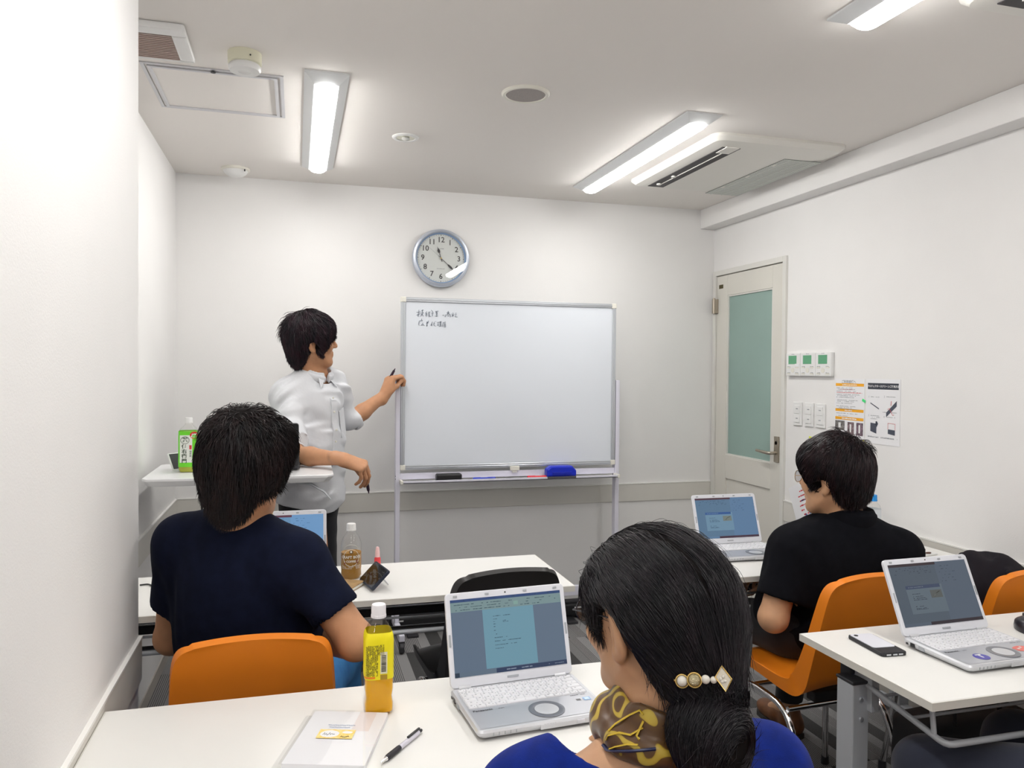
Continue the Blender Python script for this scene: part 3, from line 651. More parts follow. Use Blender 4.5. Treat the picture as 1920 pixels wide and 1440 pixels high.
desk(-.372, .828, 1.272, 1.722, 'white desk in the foreground with the open laptop and yellow bottle', False)
desk(-.600, .878, 2.362, 2.800, 'white desk in the second row in front of the whiteboard')
desk(1.308, 2.508, 1.330, 1.778, 'white desk at the right with stickered laptop and phone', False)
desk(1.270, 2.470, 2.322, 2.772, 'white desk by the right wall in front of the man in black')

# ================================================================== lectern
t = empty('lectern', (-.21, 3.40, 0), 0, 'white height adjustable lectern the presenter leans on', 'lectern')
P = [(-.355, -.21, 0), (-.335, -.24, 0), (.33, -.25, 0), (.355, -.225, 0), (.36, .225, 0), (.34, .245, 0), (-.335, .245, 0), (-.355, .225, 0)]
top = MB(); V = [(x, y, 1.0) for x, y, z in P] + [(x, y, .990) for x, y, z in P] + [(x * .95, y * .93, .968) for x, y, z in P]
F = [tuple(range(8)), tuple(range(16, 24))[::-1]] + [(i + 8 * q, (i + 1) % 8 + 8 * q, (i + 1) % 8 + 8 * q + 8, i + 8 * q + 8) for q in range(2) for i in range(8)]
top.add(V, F).build('lectern_top', mat('lectern_white', (.80, .80, .81), .3), t, bevel=.003)
MB().box(-.05, .05, -.04, .06, .05, .97).build('column', M_lav, t, bevel=.01)
MB().box(-.05 + .008, .05 - .008, -.032, .052, .5, .968).build('inner_column', M_alu, t, bevel=.008)
for s in (-1, 1): MB().tube(fillet([(s * .30, -.22, .03), (s * .05, -.02, .05), (s * .05, .02, .05), (s * .30, .22, .03)], .1, 4), .022, 10, flat=.7).build('foot', M_lav, t, smooth=True)
MB().tube([(.21, -.18, .962), (.27, -.19, .955), (.32, -.20, .925), (.345, -.205, .895)], [.007, .010, .008, .004], 8, flat=.6).build('height_lever', M_steel, t, smooth=True)

# ================================================================== chairs
def catmull(P, n):
    P = np.array(P, float); Q = np.vstack([2 * P[0] - P[1], P, 2 * P[-1] - P[-2]]); out = []
    for i in range(1, len(Q) - 2):
        for k in range(n):
            s = k / n; a, b, c, d = Q[i - 1:i + 3]
            out.append(.5 * ((2 * b) + (-a + c) * s + (2 * a - 5 * b + 4 * c - d) * s * s + (-a + 3 * b - 3 * c + d) * s ** 3))
    return np.array(out + [P[-1]])
def chair_shell_mesh(name, m):
    # y, z, half width, skirt depth
    prof = catmull([(.235, .418, .150, .012), (.228, .432, .190, .020), (.17, .444, .212, .030), (.05, .440, .216, .034), (-.06, .428, .212, .042), (-.115, .428, .205, .058), (-.150, .458, .200, .062), (-.172, .52, .200, .050), (-.196, .60, .200, .040), (-.218, .69, .195, .034), (-.234, .76, .186, .030), (-.242, .792, .168, .026), (-.246, .806, .135, .016)], 4)
    prof[:, 2] *= .90; nv = 14; nu = len(prof); bm = bmesh.new(); G = []
    tang = np.gradient(prof[:, :2], axis=0); nrm = np.stack([tang[:, 1], -tang[:, 0]], 1); nrm /= np.linalg.norm(nrm, axis=1)[:, None]   # towards under/back
    for i, (y, z, w, sk) in enumerate(prof):
        row = []
        for k in range(nv + 1):
            v = -1 + 2 * k / nv; dish = .016 * (1 - v * v)
            row.append(bm.verts.new((w * v, y + nrm[i, 0] * dish, z + nrm[i, 1] * dish)))
        G.append(row)
    for i in range(nu - 1):
        for k in range(nv): bm.faces.new((G[i][k], G[i][k + 1], G[i + 1][k + 1], G[i + 1][k]))
    per = [(0, k) for k in range(nv + 1)] + [(i, nv) for i in range(1, nu)] + [(nu - 1, k) for k in range(nv - 1, -1, -1)] + [(i, 0) for i in range(nu - 2, 0, -1)]
    lip = []
    for i, k in per:
        v = -1 + 2 * k / nv; c = G[i][k].co; sk = prof[i, 3]; out = .006
        ends = .010 if i in (0, nu - 1) else 0
        lip.append(bm.verts.new((c.x + v * out, c.y + nrm[i, 0] * sk + (ends if i == 0 else 0), c.z + nrm[i, 1] * sk + (.004 if i == nu - 1 else 0))))
    n = len(per)
    for j in range(n):
        a, b = per[j], per[(j + 1) % n]; bm.faces.new((G[b[0]][b[1]], G[a[0]][a[1]], lip[j], lip[(j + 1) % n]))
    bmesh.ops.recalc_face_normals(bm, faces=bm.faces)
    bmesh.ops.solidify(bm, geom=bm.faces, thickness=.005)
    me = bpy.data.meshes.new(name); bm.to_mesh(me); bm.free()
    me.polygons.foreach_set('use_smooth', [True] * len(me.polygons)); me.set_sharp_from_angle(angle=math.radians(55)); me.materials.append(m)
    return me
M_orange = mat('orange_polypropylene', (.83, .235, .012), .42, bump=.05, bscale=500, var=.03, vscale=8)
M_bshell = mat('black_polypropylene', (.016, .014, .014), .38)
shell_o = chair_shell_mesh('shell_orange', M_orange); shell_b = chair_shell_mesh('shell_black', M_bshell)
leg_me = {}
for s in (-1, 1):
    P = fillet([(s * .215, .205, .008), (s * .178, .165, .385), (s * .178, -.085, .372), (s * .215, -.205, .008)], .09, 7)
    leg_me[s] = MB().tube(P, .0105, 12).mesh('side_frame', M_chrome, smooth=True, angle=60)
bar_me = [MB().tube([(-.178, y, z), (.178, y, z)], .0085, 10).mesh('cross_bar', M_chrome, smooth=True, angle=60) for y, z in ((.10, .381), (-.075, .370))]
foot_me = MB().lathe([(.012, 0), (.014, .002), (.0135, .03), (.011, .032)], seg=14).mesh('foot_cap', M_dark, smooth=True)
mount_me = MB().box(-.08, .08, -.02, .02, .378, .412).mesh('seat_mount', M_dark, bevel=.004)
def chair(x, y, rz, label, black=False, group='moulded chairs'):
    t_ = empty('shell_chair', (x, y, 0), rz, label, 'chair', group)
    link('shell', shell_b if black else shell_o, None, t_)
    for s in (-1, 1):
        q = link('side_frame', leg_me[s], None, t_)
        for yy in (.205, -.205): link('foot_cap', foot_me, None, q, (s * .215, yy, 0))
    for b_ in bar_me: link('cross_bar', b_, None, t_)
    for yy in (.10, -.06): link('seat_mount', mount_me, None, t_, (0, yy, 0))
    return t_
chair(-.092, 2.045, .0, 'orange shell chair under the man in the navy tee')
chair(1.655, 2.155, .06, 'orange shell chair under the man in the black polo')
chair(2.24, 2.075, -.05, 'orange shell chair at the right edge holding the dark jacket')
chair(.60, 2.47, .09, 'black shell chair tucked under the second row desk', True, 'black chair')
chair(.47, .80, .08, 'orange shell chair under the woman in blue')
chair(1.77, 1.10, .2, 'orange shell chair under the person at the right edge')

# ================================================================== laptops
M_lid = mat('silver_lid', (.72, .74, .79), .35, .35); M_bezel = mat('bezel_white', (.78, .79, .84), .4)
M_base = mat('silver_base', (.66, .67, .70), .35, .35); M_deck = mat('silver_deck', (.55, .56, .60), .35, .45)
M_key = mat('key_white', (.82, .82, .85), .45); M_ring = mat('pad_ring', (.25, .26, .29), .3, .5); M_rub = mat('rubber_grey', (.42, .44, .47), .7)
def emis(name, c, s=1.):
    if name in MATS: return MATS[name]
    m = mat(name, c, .25, emit=s, spec=.35); b = m.node_tree.nodes['Principled BSDF']; b.inputs['Base Color'].default_value = (.012, .012, .014, 1); return m
key_cache = {}
def key_mesh(w, d, m):
    k = (round(w, 4), round(d, 4), m.name)
    if k not in key_cache:
        a, b = w / 2, d / 2; i = .0012
        V = [(-a, -b, 0), (a, -b, 0), (a, b, 0), (-a, b, 0), (-a + i, -b + i, .0022), (a - i, -b + i, .0022), (a - i, b - i, .0022), (-a + i, b - i, .0022)]
        key_cache[k] = MB().add(V, [(0, 1, 5, 4), (1, 2, 6, 5), (2, 3, 7, 6), (3, 0, 4, 7), (4, 5, 6, 7), (3, 2, 1, 0)]).mesh('key', m)
    return key_cache[k]
def laptop(x, y, z, rz, label, tilt=20., screen='slide', bright=1., desat=0., stickers=False, sticky=False, dark=False, keys=True):
    """tough small notebook: wedge base, keyboard, round pad, lid with rubber bumpers"""
    W, D, Hb = .2835, .2040, .0225; lid_m, bez_m, base_m, deck_m, key_m = (M_black, M_dark, M_dark, M_dark, M_black) if dark else (M_lid, M_bezel, M_base, M_deck, M_key)
    t_ = empty('laptop', (x, y, z), rz, label, 'laptop', 'notebook computers')
    b = MB(); hx, hy = W / 2, D / 2
    V = []
    for zz, ins in ((.004, .006), (.010, .001), (Hb - .004, 0.), (Hb, .003)):
        r = .012
        for sx, sy, a0 in ((1, 1, 0), (-1, 1, 90), (-1, -1, 180), (1, -1, 270)):
            for k in range(4):
                A = math.radians(a0 + 30 * k); V.append((sx * (hx - r - ins) + r * math.cos(A), sy * (hy - r - ins) + r * math.sin(A), zz - (.003 if zz > .015 and sy < 0 else 0)))
    n = 16; F = [tuple(range(n))[::-1], tuple(3 * n + k for k in range(n))]
    for i in range(3): F += [(i * n + k, i * n + (k + 1) % n, (i + 1) * n + (k + 1) % n, (i + 1) * n + k) for k in range(n)]
    b.add(V, F); body = b.build('base', base_m, t_, smooth=True, angle=30)
    zt_ = lambda yy: Hb - .003 * (hy - yy) / D + .0004       # deck height
    sl = lambda u, v, o=.0: (u, v, zt_(v) + o)
    dk = MB(); flat_rect(dk, lambda u, v: sl(u, v), -hx + .008, hx - .008, -hy + .010, -.004); dk.build('palm_rest', deck_m, t_)
    kw = MB(); P = [sl(-hx + .010, .0, .0003), sl(hx - .010, .0, .0003), sl(hx - .010, hy - .016, .0003), sl(-hx + .010, hy - .016, .0003)]; kw.add(P, [(0, 1, 2, 3)]); kw.build('keyboard_well', mat('well_grey', (.50, .51, .55), .5) if not dark else M_black, t_)
    rows = [(.076, .0100, [1] * 15), (.0605, .0150, [.8] + [1] * 12 + [1.6]), (.0445, .0150, [1.3] + [1] * 11 + [1.9]), (.0285, .0150, [1.5] + [1] * 11 + [1.6]), (.0125, .0150, [1.9] + [1] * 11 + [1.4]), (-.0025 + .0, .0140, [1., 1., 1.2, 1.2, 3.6, 1.1, 1., 1., 1, 1, 1])]
    x0 = -hx + .012; Wk = W - .024; kall = MB()
    for ry, kd, ws in rows:
        tot = sum(ws); xx = x0
        for w_ in ws:
            kwid = Wk * w_ / tot
            if keys:
                link('key', key_mesh(kwid - .0012, kd - .0010, key_m), None, t_, (xx + kwid / 2, ry + kd / 2 * 0 + .004, zt_(ry) + .0002))
            else:
                q = key_mesh(kwid - .0012, kd - .0010, key_m); kall.add([(v.co.x + xx + kwid / 2, v.co.y + ry + .004, v.co.z + zt_(ry) + .0002) for v in q.vertices], [tuple(p.vertices) for p in q.polygons])
            xx += kwid
    if not keys:
        o_ = kall.build('keyboard', key_m, t_); o_['kind'] = 'stuff'
    if not dark:
        kp = MB(); r_ = random.Random(3)
        for ry, kd, ws in rows:
            tot = sum(ws); xx = x0
            for w_ in ws:
                kwid = Wk * w_ / tot; flat_rect(kp, lambda u, v: sl(u, v, .0026), xx + kwid * .25, xx + kwid * .25 + .004, ry + .005, ry + .0075)
                if r_.random() < .6: flat_rect(kp, lambda u, v: sl(u, v, .0026), xx + kwid * .6, xx + kwid * .6 + .0022, ry + .001, ry + .003)
                xx += kwid
        o_ = kp.build('key_print', M_grey, t_); o_['kind'] = 'stuff'
    pc = (.018, -.052)
    MB().lathe([(.037, 0), (.037, .0008), (.027, .0012), (.025, .0004)], (pc[0], pc[1], zt_(pc[1])), 40).build('pad_ring', M_ring, t_, smooth=True)
    pd = MB().lathe([(.0245, 0), (.0245, .0010), (0, .0011)], (pc[0], pc[1], zt_(pc[1])), 36).build('touch_pad', M_base if not dark else M_black, t_)
    if not dark:
        tx = MB(); add_text(tx, 'Panasonic', .0105, lambda u, v: sl(u - hx + .036, v - .018, .0004), bold=.0002); dashes(tx, lambda u, v: sl(u, v, .0004), -hx + .068, -hx + .082, -.020, .002, seed=4); dashes(tx, lambda u, v: sl(u, v, .0004), hx - .06, hx - .02, -.012, .002, seed=6); tx.build('logo_print', M_ink, t_)
        fr = MB(); ff = lambda u, v: (u, -hy - .0005, v + .010)
        add_text(fr, 'DVD MULTI', .005, lambda u, v: ff(u + .005, v + .004)); fr.build('drive_print', M_grey, t_)
        dl = MB().box(-.015, .105, -hy - .0008, -hy + .002, .0055, .0150).build('disc_drive', M_base, t_, bevel=.0005, seg=1)
        MB().box(.062, .078, -hy - .0022, -hy, .008, .015).build('lid_latch', M_bezel, t_, bevel=.0006, seg=1)
        MB().lathe([(.0028, 0), (.0028, .001)], (.116, -hy - .0002, .010), 12, axis='y').build('audio_jack', M_black, t_)
        for k in range(5): MB().box(-hx + .030 + k * .0115, -hx + .0318 + k * .0115, -hy - .0004, -hy + .002, .009, .015).build('status_light', M_rub, t_)
        for (ya, yb, za, zb, m) in ((.060, .074, .007, .016, M_black), (.030, .048, .007, .016, M_rub), (.082, .088, .008, .013, M_black)): MB().box(-hx - .0004, -hx + .003, ya, yb, za, zb).build('port', m, t_)
        if not stickers:
            s1 = MB(); flat_rect(s1, lambda u, v: sl(u, v, .0005), hx - .034, hx - .018, -.040, -.026); s1.build('sticker', mat('chip_sticker', (.30, .50, .80), .3), t_)
            s1 = MB(); flat_rect(s1, lambda u, v: sl(u, v, .0007), hx - .031, hx - .021, -.037, -.029); s1.build('sticker', mat('chip_sticker_in', (.65, .80, .92), .3), t_)
            s1 = MB(); flat_rect(s1, lambda u, v: sl(u, v, .0005), hx - .050, hx - .040, -.036, -.029); s1.build('sticker', mat('dark_sticker', (.14, .14, .15), .3), t_)
        else:
            MB().lathe([(.019, 0), (.019, .0005), (0, .0006)], (-.062, -.062, zt_(-.062)), 32).build('sticker', mat('violet_sticker', (.08, .07, .38), .35), t_, label='round violet sticker with a white T')
            tx = MB(); add_text(tx, 'T', .026, lambda u, v: sl(u - .062, v - .060, .0008), bold=.0012); tx.build('sticker_print', M_white, t_)
            tx = MB(); P = [sl(.085 + .026 * math.cos(a) * (1 + .08 * math.cos(5 * a)), -.048 + .017 * math.sin(a), .0006) for a in np.linspace(0, 2 * math.pi, 30)[:-1]]; tx.add(P, [tuple(range(29))]); tx.build('sticker', mat('red_sticker', (.80, .20, .17), .4), t_, label='red and white sticker')
            tx = MB(); f_ = lambda u, v: sl(u, v, .0009)
            for k, (u, v, a) in enumerate(((.070, -.050, .5), (.082, -.044, -.3), (.092, -.052, .7), (.100, -.046, -.5))): flat_rect(tx, f_, u, u + .007, v, v + .006)
            tx.build('sticker_print', M_white, t_)
    # lid
    Hl = .196; T = math.radians(tilt)
    lid = MB(); r = .010; P = []
    for sx, sz, a0 in ((1, 1, 0), (-1, 1, 90), (-1, -1, 180), (1, -1, 270)):
        for k in range(4):
            A = math.radians(a0 + 30 * k); P.append((sx * (hx - .001 - r) + r * math.cos(A), 0, Hl / 2 + sz * (Hl / 2 - r) + r * math.sin(A)))
    lid = MB().prism(P, (0, .0085, 0)).build('lid', [bez_m, lid_m], t_, bevel=.0015, loc=(0, hy - .008, Hb + .001), rot=(-T, 0, 0))
    for p in lid.data.polygons:
        if p.normal.y > .5: p.material_index = 1
    for s in (-1, 1):
        MB().tube([(s * (hx - .045), .004, -.001), (s * (hx - .018), .004, -.001)], .0068, 12).build('hinge', base_m, lid, smooth=True)
        if not dark:
            MB().box(s * (hx - .006) - .0022, s * (hx - .006) + .0022, -.0014, 0, .085, .110).build('bumper', M_rub, lid, bevel=.0006, seg=1)
            for u in (.118, .045): MB().box(s * u - .0045, s * u + .0045, -.0016, 0, Hl - .010, Hl - .0055).build('bumper', M_rub, lid, bevel=.0006, seg=1)
    if not dark:
        MB().lathe([(.0018, 0), (.0018, .0006)], (-.002, 0, Hl - .0075), 10, axis='y').build('webcam', M_black, lid)
        MB().box(-.013, .013, -.0012, 0, .009, .0130).build('bumper', M_rub, lid)
        if sticky: MB().box(-.050, -.036, -.0012, 0, Hl - .014, Hl - .001).build('sticky_note', mat('sticky_yellow', (.85, .70, .05), .5), lid)
    su0, su1, sv0, sv1 = -hx + .0115, hx - .0115, .0215, Hl - .0145
    SF = lambda o: (lambda u, v: (su0 + (su1 - su0) * u, -o, sv0 + (sv1 - sv0) * v))      # u, v in 0..1
    k_ = bright
    pre = 'screen_%s_%.2f_' % (screen, bright)
    def C(nm_, c): g_ = sum(c) / 3; return emis(pre + nm_, tuple(min(1, (q + (g_ - q) * desat) * k_) for q in c), 1.)
    def R(nm_, c, u0, u1, v0, v1, o, par): q = MB(); flat_rect(q, SF(o), u0, u1, v0, v1); return q.build(nm_, C(nm_, c), par)
    if dark: R('display', (.01, .01, .012), 0, 1, 0, 1, .0006, lid); return t_
    if screen == 'doc':
        d = R('display', (.13, .18, .25), 0, 1, 0, 1, .0006, lid)
        R('title_bar', (.035, .075, .20), 0, 1, .962, 1, .0008, d); R('ribbon', (.21, .31, .32), 0, 1, .835, .962, .0008, d)
        pg = R('page', (.17, .34, .43), .275, .735, .065, .835, .0010, d)
        R('taskbar', (.03, .05, .11), .36, 1, 0, .058, .0010, d); R('search_bar', (.13, .18, .24), .04, .36, 0, .058, .0010, d); R('start_button', (.03, .05, .08), 0, .04, 0, .058, .0010, d)
        R('style_box', (.24, .40, .36), .56, .60, .865, .915, .0010, d)
        q = MB(); f_ = SF(.0012)
        for i, (v, u1) in enumerate(((.735, .52), (.695, .40), (.662, .38), (.630, .385), (.595, .38), (.545, .39), (.495, .39), (.450, .48), (.405, .60), (.355, .56), (.310, .44))): dashes(q, f_, .365, u1, v, .008, seed=i + 30, fill=.9)
        dashes(q, f_, .45, .48, .665, .008, seed=60); dashes(q, f_, .45, .50, .650, .006, seed=61)
        for i, v in enumerate((.925, .89, .855)): dashes(q, f_, .03, .52 if i else .55, v, .009, seed=70 + i, fill=.55); dashes(q, f_, .62, .95, v, .009, seed=75 + i, fill=.35)
        dashes(q, f_, .02, .95, .975, .008, seed=80, fill=.2); q.build('screen_print', C('print', (.03, .06, .09)), d)
        q = MB(); dashes(q, f_, .45, .68, .022, .018, seed=81, fill=.8); dashes(q, f_, .83, .97, .024, .010, seed=82, fill=.6); q.build('taskbar_icons', C('icons', (.25, .30, .38)), d)
    else:
        d = R('display', (.15, .34, .62), 0, 1, 0, 1, .0006, lid)
        R('title_bar', (.14, .05, .08), 0, .60, .955, 1, .0008, d)
        ln = R('left_pane', (.14, .31, .52), 0, .585, .05, .955, .0008, d)
        card = R('slide', (.22, .46, .68), .14, .60, .19, .635, .0010, ln)
        hd = R('slide_header', (.02, .15, .52), .14, .575, .585, .640, .0012, ln)
        pic = R('slide_picture', (.28, .34, .30), .43, .575, .42, .545, .0013, ln)
        q = MB(); f_ = SF(.0014)
        for i, v in enumerate((.50, .46, .43, .405, .30, .27, .255)): dashes(q, f_, .20, .30 + .12 * ((i * 5) % 4) / 4, v, .010, seed=i + 130, fill=.8)
        for i, v in enumerate((.92, .89, .86, .83)): dashes(q, f_, .05, .52, v, .009, seed=i + 150, fill=.35)
        for i in range(6): dashes(q, f_, .62, .78 + .04 * (i % 3), .92 - i * .05, .008, seed=i + 170, fill=.4)
        q.build('screen_print', C('print', (.03, .10, .22)), d)
        q = MB(); dashes(q, f_, .17, .36, .605, .018, seed=90, fill=.9); q.build('header_print', C('hprint', (.20, .40, .70)), d)
        R('taskbar', (.10, .04, .08), .33, 1, 0, .05, .0010, d)
        q = MB(); q.tube([SF(.0015)(.47, .44), SF(.0015)(.50, .49), SF(.0015)(.55, .52)], .0008, 4); q.build('picture_mark', C('mark', (.08, .08, .05)), d)
    return t_
DT = .7205
laptop(.4645, 1.512, DT, math.radians(4.3), 'open silver laptop on the front desk beside the yellow bottle', 17, 'doc', .80)
laptop(1.651, 1.536, DT, math.radians(1.5), 'open silver laptop with round stickers on the right desk', 24, 'slide', .26, .55, stickers=True)
laptop(1.658, 2.604, DT, math.radians(-1.), 'open silver laptop on the desk by the door, before the man in black', 19, 'slide', .50, .15, keys=False)
laptop(-.040, 2.600, DT, math.radians(0), 'silver laptop with a yellow sticky note, before the man in the navy tee', 8, 'slide', .85, .1, sticky=True, keys=False)
laptop(-.125, 3.41, 1.0005, math.radians(178), 'dark laptop on the lectern seen from behind', 24, 'slide', .2, dark=True, keys=False)

# ================================================================== small things
def on_plane(px, py, z):
    r = RC @ np.array([(px - 960) / FPX, (py - 720) / FPX, 1.]); k = (z - CAM_H) / r[2]
    return np.array([r[0] * k, r[1] * k, z])
M_pet = glass_mat('clear_plastic', (.985, .985, .98), .03, .7, .6)
def liquid(name, c, tr=.55): return mat(name, c, .05, trans=tr, ior=1.2)
def cyl_fn(r, zc, a0, flip=1):
    """wrap u (arc length) and v (height) round a bottle, a0 = angle facing the reader"""
    return lambda u, v: (r * math.cos(a0 + u / r), r * math.sin(a0 + u / r), zc + v)
def cap_part(t_, r, z0, z1, m, ridge=True):
    q = MB(); n = 36; V = []; F = []
    for z, s in ((z0, 1.04), (z0 + .005, 1.04), (z0 + .006, 1.), (z1 - .003, .98), (z1, .9)):
        for k in range(n * 2):
            A = math.pi * k / n; rr = r * s * (1 if k % 2 or s == .9 or not ridge else .975); V.append((rr * math.cos(A), rr * math.sin(A), z))
    m_ = n * 2
    for i in range(4): F += [(i * m_ + k, i * m_ + (k + 1) % m_, (i + 1) * m_ + (k + 1) % m_, (i + 1) * m_ + k) for k in range(m_)]
    F += [tuple(4 * m_ + k for k in range(m_)), tuple(range(m_))[::-1]]
    return q.add(V, F).build('cap', m, t_, smooth=True, angle=25)
def facing(x, y): return math.atan2(-y, -x)      # angle of the side turned to the camera at the origin

# yellow tea, front desk
bx_, by_ = .164, 1.590; A0 = facing(bx_, by_)
t = empty('tea_bottle', (bx_, by_, .72), 0, 'yellow labelled drink bottle half full of orange tea on the front desk', 'bottle')
sq = 5.
MB().lathe([(.020, .001), (.026, .0), (.0285, .006), (.0290, .02), (.0268, .035), (.0290, .05), (.0292, .075), (.0292, .15), (.0280, .160), (.020, .178), (.0130, .188), (.0125, .196)], seg=48, sq=sq, cap=False).build('bottle_body', M_pet, t, smooth=True)
MB().lathe([(.019, .002), (.0275, .006), (.0280, .02), (.0258, .035), (.0280, .05), (.0281, .090), (0, .0905)], seg=48, sq=sq).build('tea', liquid('amber_tea', (1., .50, .012), .1), t, smooth=True)
MB().lathe([(.0297, .074), (.0297, .150), (.0286, .160), (.0255, .167)], seg=48, sq=sq, cap=False).build('label_sleeve', mat('label_yellow', (.93, .80, .012), .4), t, smooth=True)
def sq_fn(r, zc, a0):
    def f(u, v):
        A = a0 + u / r; q = 1 / ((abs(math.cos(A)) ** sq + abs(math.sin(A)) ** sq) ** (1 / sq)); return (r * q * math.cos(A), r * q * math.sin(A), zc + v)
    return f
f = sq_fn(.0303, .112, A0)
m_ = MB()
for i in range(10): dashes(m_, lambda u, v: f(-.022 + v, u), -.03, .032, i * .0022, .0016, seed=i + 600, fill=.9)
for i in range(6): dashes(m_, lambda u, v: f(-.001 + v, u), .012, .033, i * .0022, .0015, seed=i + 640, fill=.85)
o = m_.build('label_print', mat('olive_ink', (.16, .13, .01), .5), t); o['kind'] = 'stuff'
m_ = MB(); flat_rect(m_, f, .004, .017, -.026, .018, nu=4); m_.build('barcode_panel', mat('barcode_white', (.80, .76, .55), .5), t)
m_ = MB(); f3 = sq_fn(.0307, .112, A0); r_ = random.Random(5); v = -.022
while v < .012:
    h_ = r_.choice((.0005, .0009, .0013)); flat_rect(m_, f3, .006, .0150, v, v + h_, nu=3); v += h_ + r_.choice((.0006, .0009))
o = m_.build('barcode', M_ink, t); o['kind'] = 'stuff'
m_ = MB(); flat_rect(m_, f, .004, .017, -.038, -.028, nu=4); m_.build('gold_mark', mat('label_gold', (.45, .28, .02), .5), t)
m_ = MB(); flat_rect(m_, f, -.028, -.006, -.035, -.031, nu=6); m_.build('orange_mark', mat('label_orange', (.85, .25, .01), .5), t)
cap_part(t, .0150, .193, .219, mat('cap_white', (.84, .82, .84), .45))
# coffee, second desk
bx_, by_ = .179, 2.633; A0 = facing(bx_, by_)
t = empty('coffee_bottle', (bx_, by_, .72), 0, 'clear coffee bottle with white lettering on the second row desk', 'bottle')
MB().lathe([(.028, .0), (.033, .003), (.0345, .012), (.0335, .03), (.0345, .04), (.0345, .105), (.0335, .118), (.027, .136), (.0175, .148), (.0140, .156), (.0135, .164)], seg=40, cap=False).build('bottle_body', M_pet, t, smooth=True)
MB().lathe([(.027, .001), (.0335, .012), (.0325, .03), (.0335, .04), (.0335, .088), (0, .0885)], seg=40).build('coffee', liquid('milk_coffee', (.40, .205, .045), .1), t, smooth=True)
f = cyl_fn(.0350, .078, A0); m_ = MB()
add_text(m_, 'CRAFT BOSS', .0125, lambda u, v: f(u, v - .002), bold=.0003); add_text(m_, 'COFFEE', .0095, lambda u, v: f(u, v - .016), bold=.0003)
m_.tube([f(.027 * math.cos(a), .028 * math.sin(a) - .004) for a in np.linspace(0, 2 * math.pi, 40)], .0006, 4); m_.tube([f(.024 * math.cos(a), .018 * math.sin(a) + .022) for a in np.linspace(.1, math.pi - .1, 20)], .0006, 4)
for s in (-1, 1): flat_rect(m_, f, s * .022 - .004, s * .022 + .004, -.0165, -.0155)
m_.build('lettering', mat('bottle_white_ink', (.85, .83, .74), .5), t, label='white brand lettering')
m_ = MB(); P = [f(.006 * math.cos(a) * (1.2 if a < 2 else 1), .016 + .006 * math.sin(a)) for a in np.linspace(0, 2 * math.pi, 16)[:-1]]; m_.add(P, [tuple(range(15))]); m_.build('emblem', mat('emblem_brown', (.10, .05, .015), .5), t)
m_ = MB(); P = [f(.0035 * math.cos(a), .0165 + .004 * math.sin(a)) for a in np.linspace(0, 2 * math.pi, 12)[:-1]]; m_.add([(p[0] * 1.004, p[1] * 1.004, p[2]) for p in P], [tuple(range(11))]); m_.build('emblem_face', mat('bottle_white_ink', (.85, .83, .74), .5), t)
m_ = MB()
for s, v in ((-1, -.024), (1, -.022), (.85, -.015)): m_.tube([f(s * .022 - .002, v), f(s * .022 + .002, v + .002)], .0022, 6)
m_.build('bean_print', mat('bean_red', (.22, .03, .015), .5), t)
m_ = MB()
for i in range(3): dashes(m_, f, -.034, .034, -.040 + i * .0045, .0025, seed=i + 700, fill=.8)
m_.build('label_print', mat('pale_ink', (.62, .55, .45), .5), t)
cap_part(t, .0152, .160, .183, M_white)
# green tea on the lectern
bx_, by_ = -.421, 3.368; A0 = facing(bx_, by_)
t = empty('green_tea_bottle', (bx_, by_, 1.0005), 0, 'green tea bottle with a white and green label on the lectern', 'bottle')
MB().lathe([(.030, .0), (.0355, .003), (.0365, .012), (.0365, .14), (.0355, .165), (.030, .175), (.020, .185), (.0135, .192), (.0130, .2)], seg=40, sq=6, cap=False).build('bottle_body', M_pet, t, smooth=True)
MB().lathe([(.029, .001), (.0350, .012), (.0350, .020), (.0355, .14), (.0345, .163), (0, .164)], seg=40, sq=6).build('tea', liquid('green_tea', (.72, .74, .10), .4), t, smooth=True)
sqo = sq; sq = 6.
MB().lathe([(.0369, .022), (.0369, .140), (.0362, .166)], seg=40, sq=6, cap=False).build('label_sleeve', mat('label_green', (.16, .68, .03), .4), t, smooth=True)
f = sq_fn(.0374, .09, A0); g_ = MB(); flat_rect(g_, f, -.030, .012, -.050, .060, nu=10); g_.build('label_panel', mat('label_white', (.82, .84, .78), .5), t)
f3 = sq_fn(.0379, .09, A0)
m_ = MB(); add_text(m_, '茶', .021, lambda u, v: f3(u - .013, v + .040), bold=.0004); m_.tube([f3(-.013 + .0145 * math.cos(a), .040 + .0145 * math.sin(a)) for a in np.linspace(0, 2 * math.pi, 28)], .0008, 4)
for i, c in enumerate('伊右衛門'): add_text(m_, c, .0185, lambda u, v: f3(u - .016, v + .014 - i * .0195), bold=.0004)
for i, c in enumerate('福寿園'): add_text(m_, c, .0085, lambda u, v: f3(u + .006, v - .006 - i * .009))
m_.build('lettering', mat('ink_green_black', (.02, .05, .02), .5), t)
m_ = MB(); flat_rect(m_, f3, .002, .010, .003, .020, nu=3); m_.build('red_stamp', M_red, t)
m_ = MB(); P = [f3(.018 + .014 * math.cos(a), .060 + .014 * math.sin(a)) for a in np.linspace(0, 2 * math.pi, 24)[:-1]]; m_.add(P, [tuple(range(23))]); m_.build('red_badge', mat('badge_red', (.78, .04, .03), .4), t)
m_ = MB(); f4 = sq_fn(.0384, .09, A0); add_text(m_, '600', .011, lambda u, v: f4(u + .018, v + .063), bold=.0003); dashes(m_, f4, .010, .026, .052, .003, seed=1); m_.build('badge_print', M_white, t)
cap_part(t, .0150, .197, .219, M_white)
sq = sqo
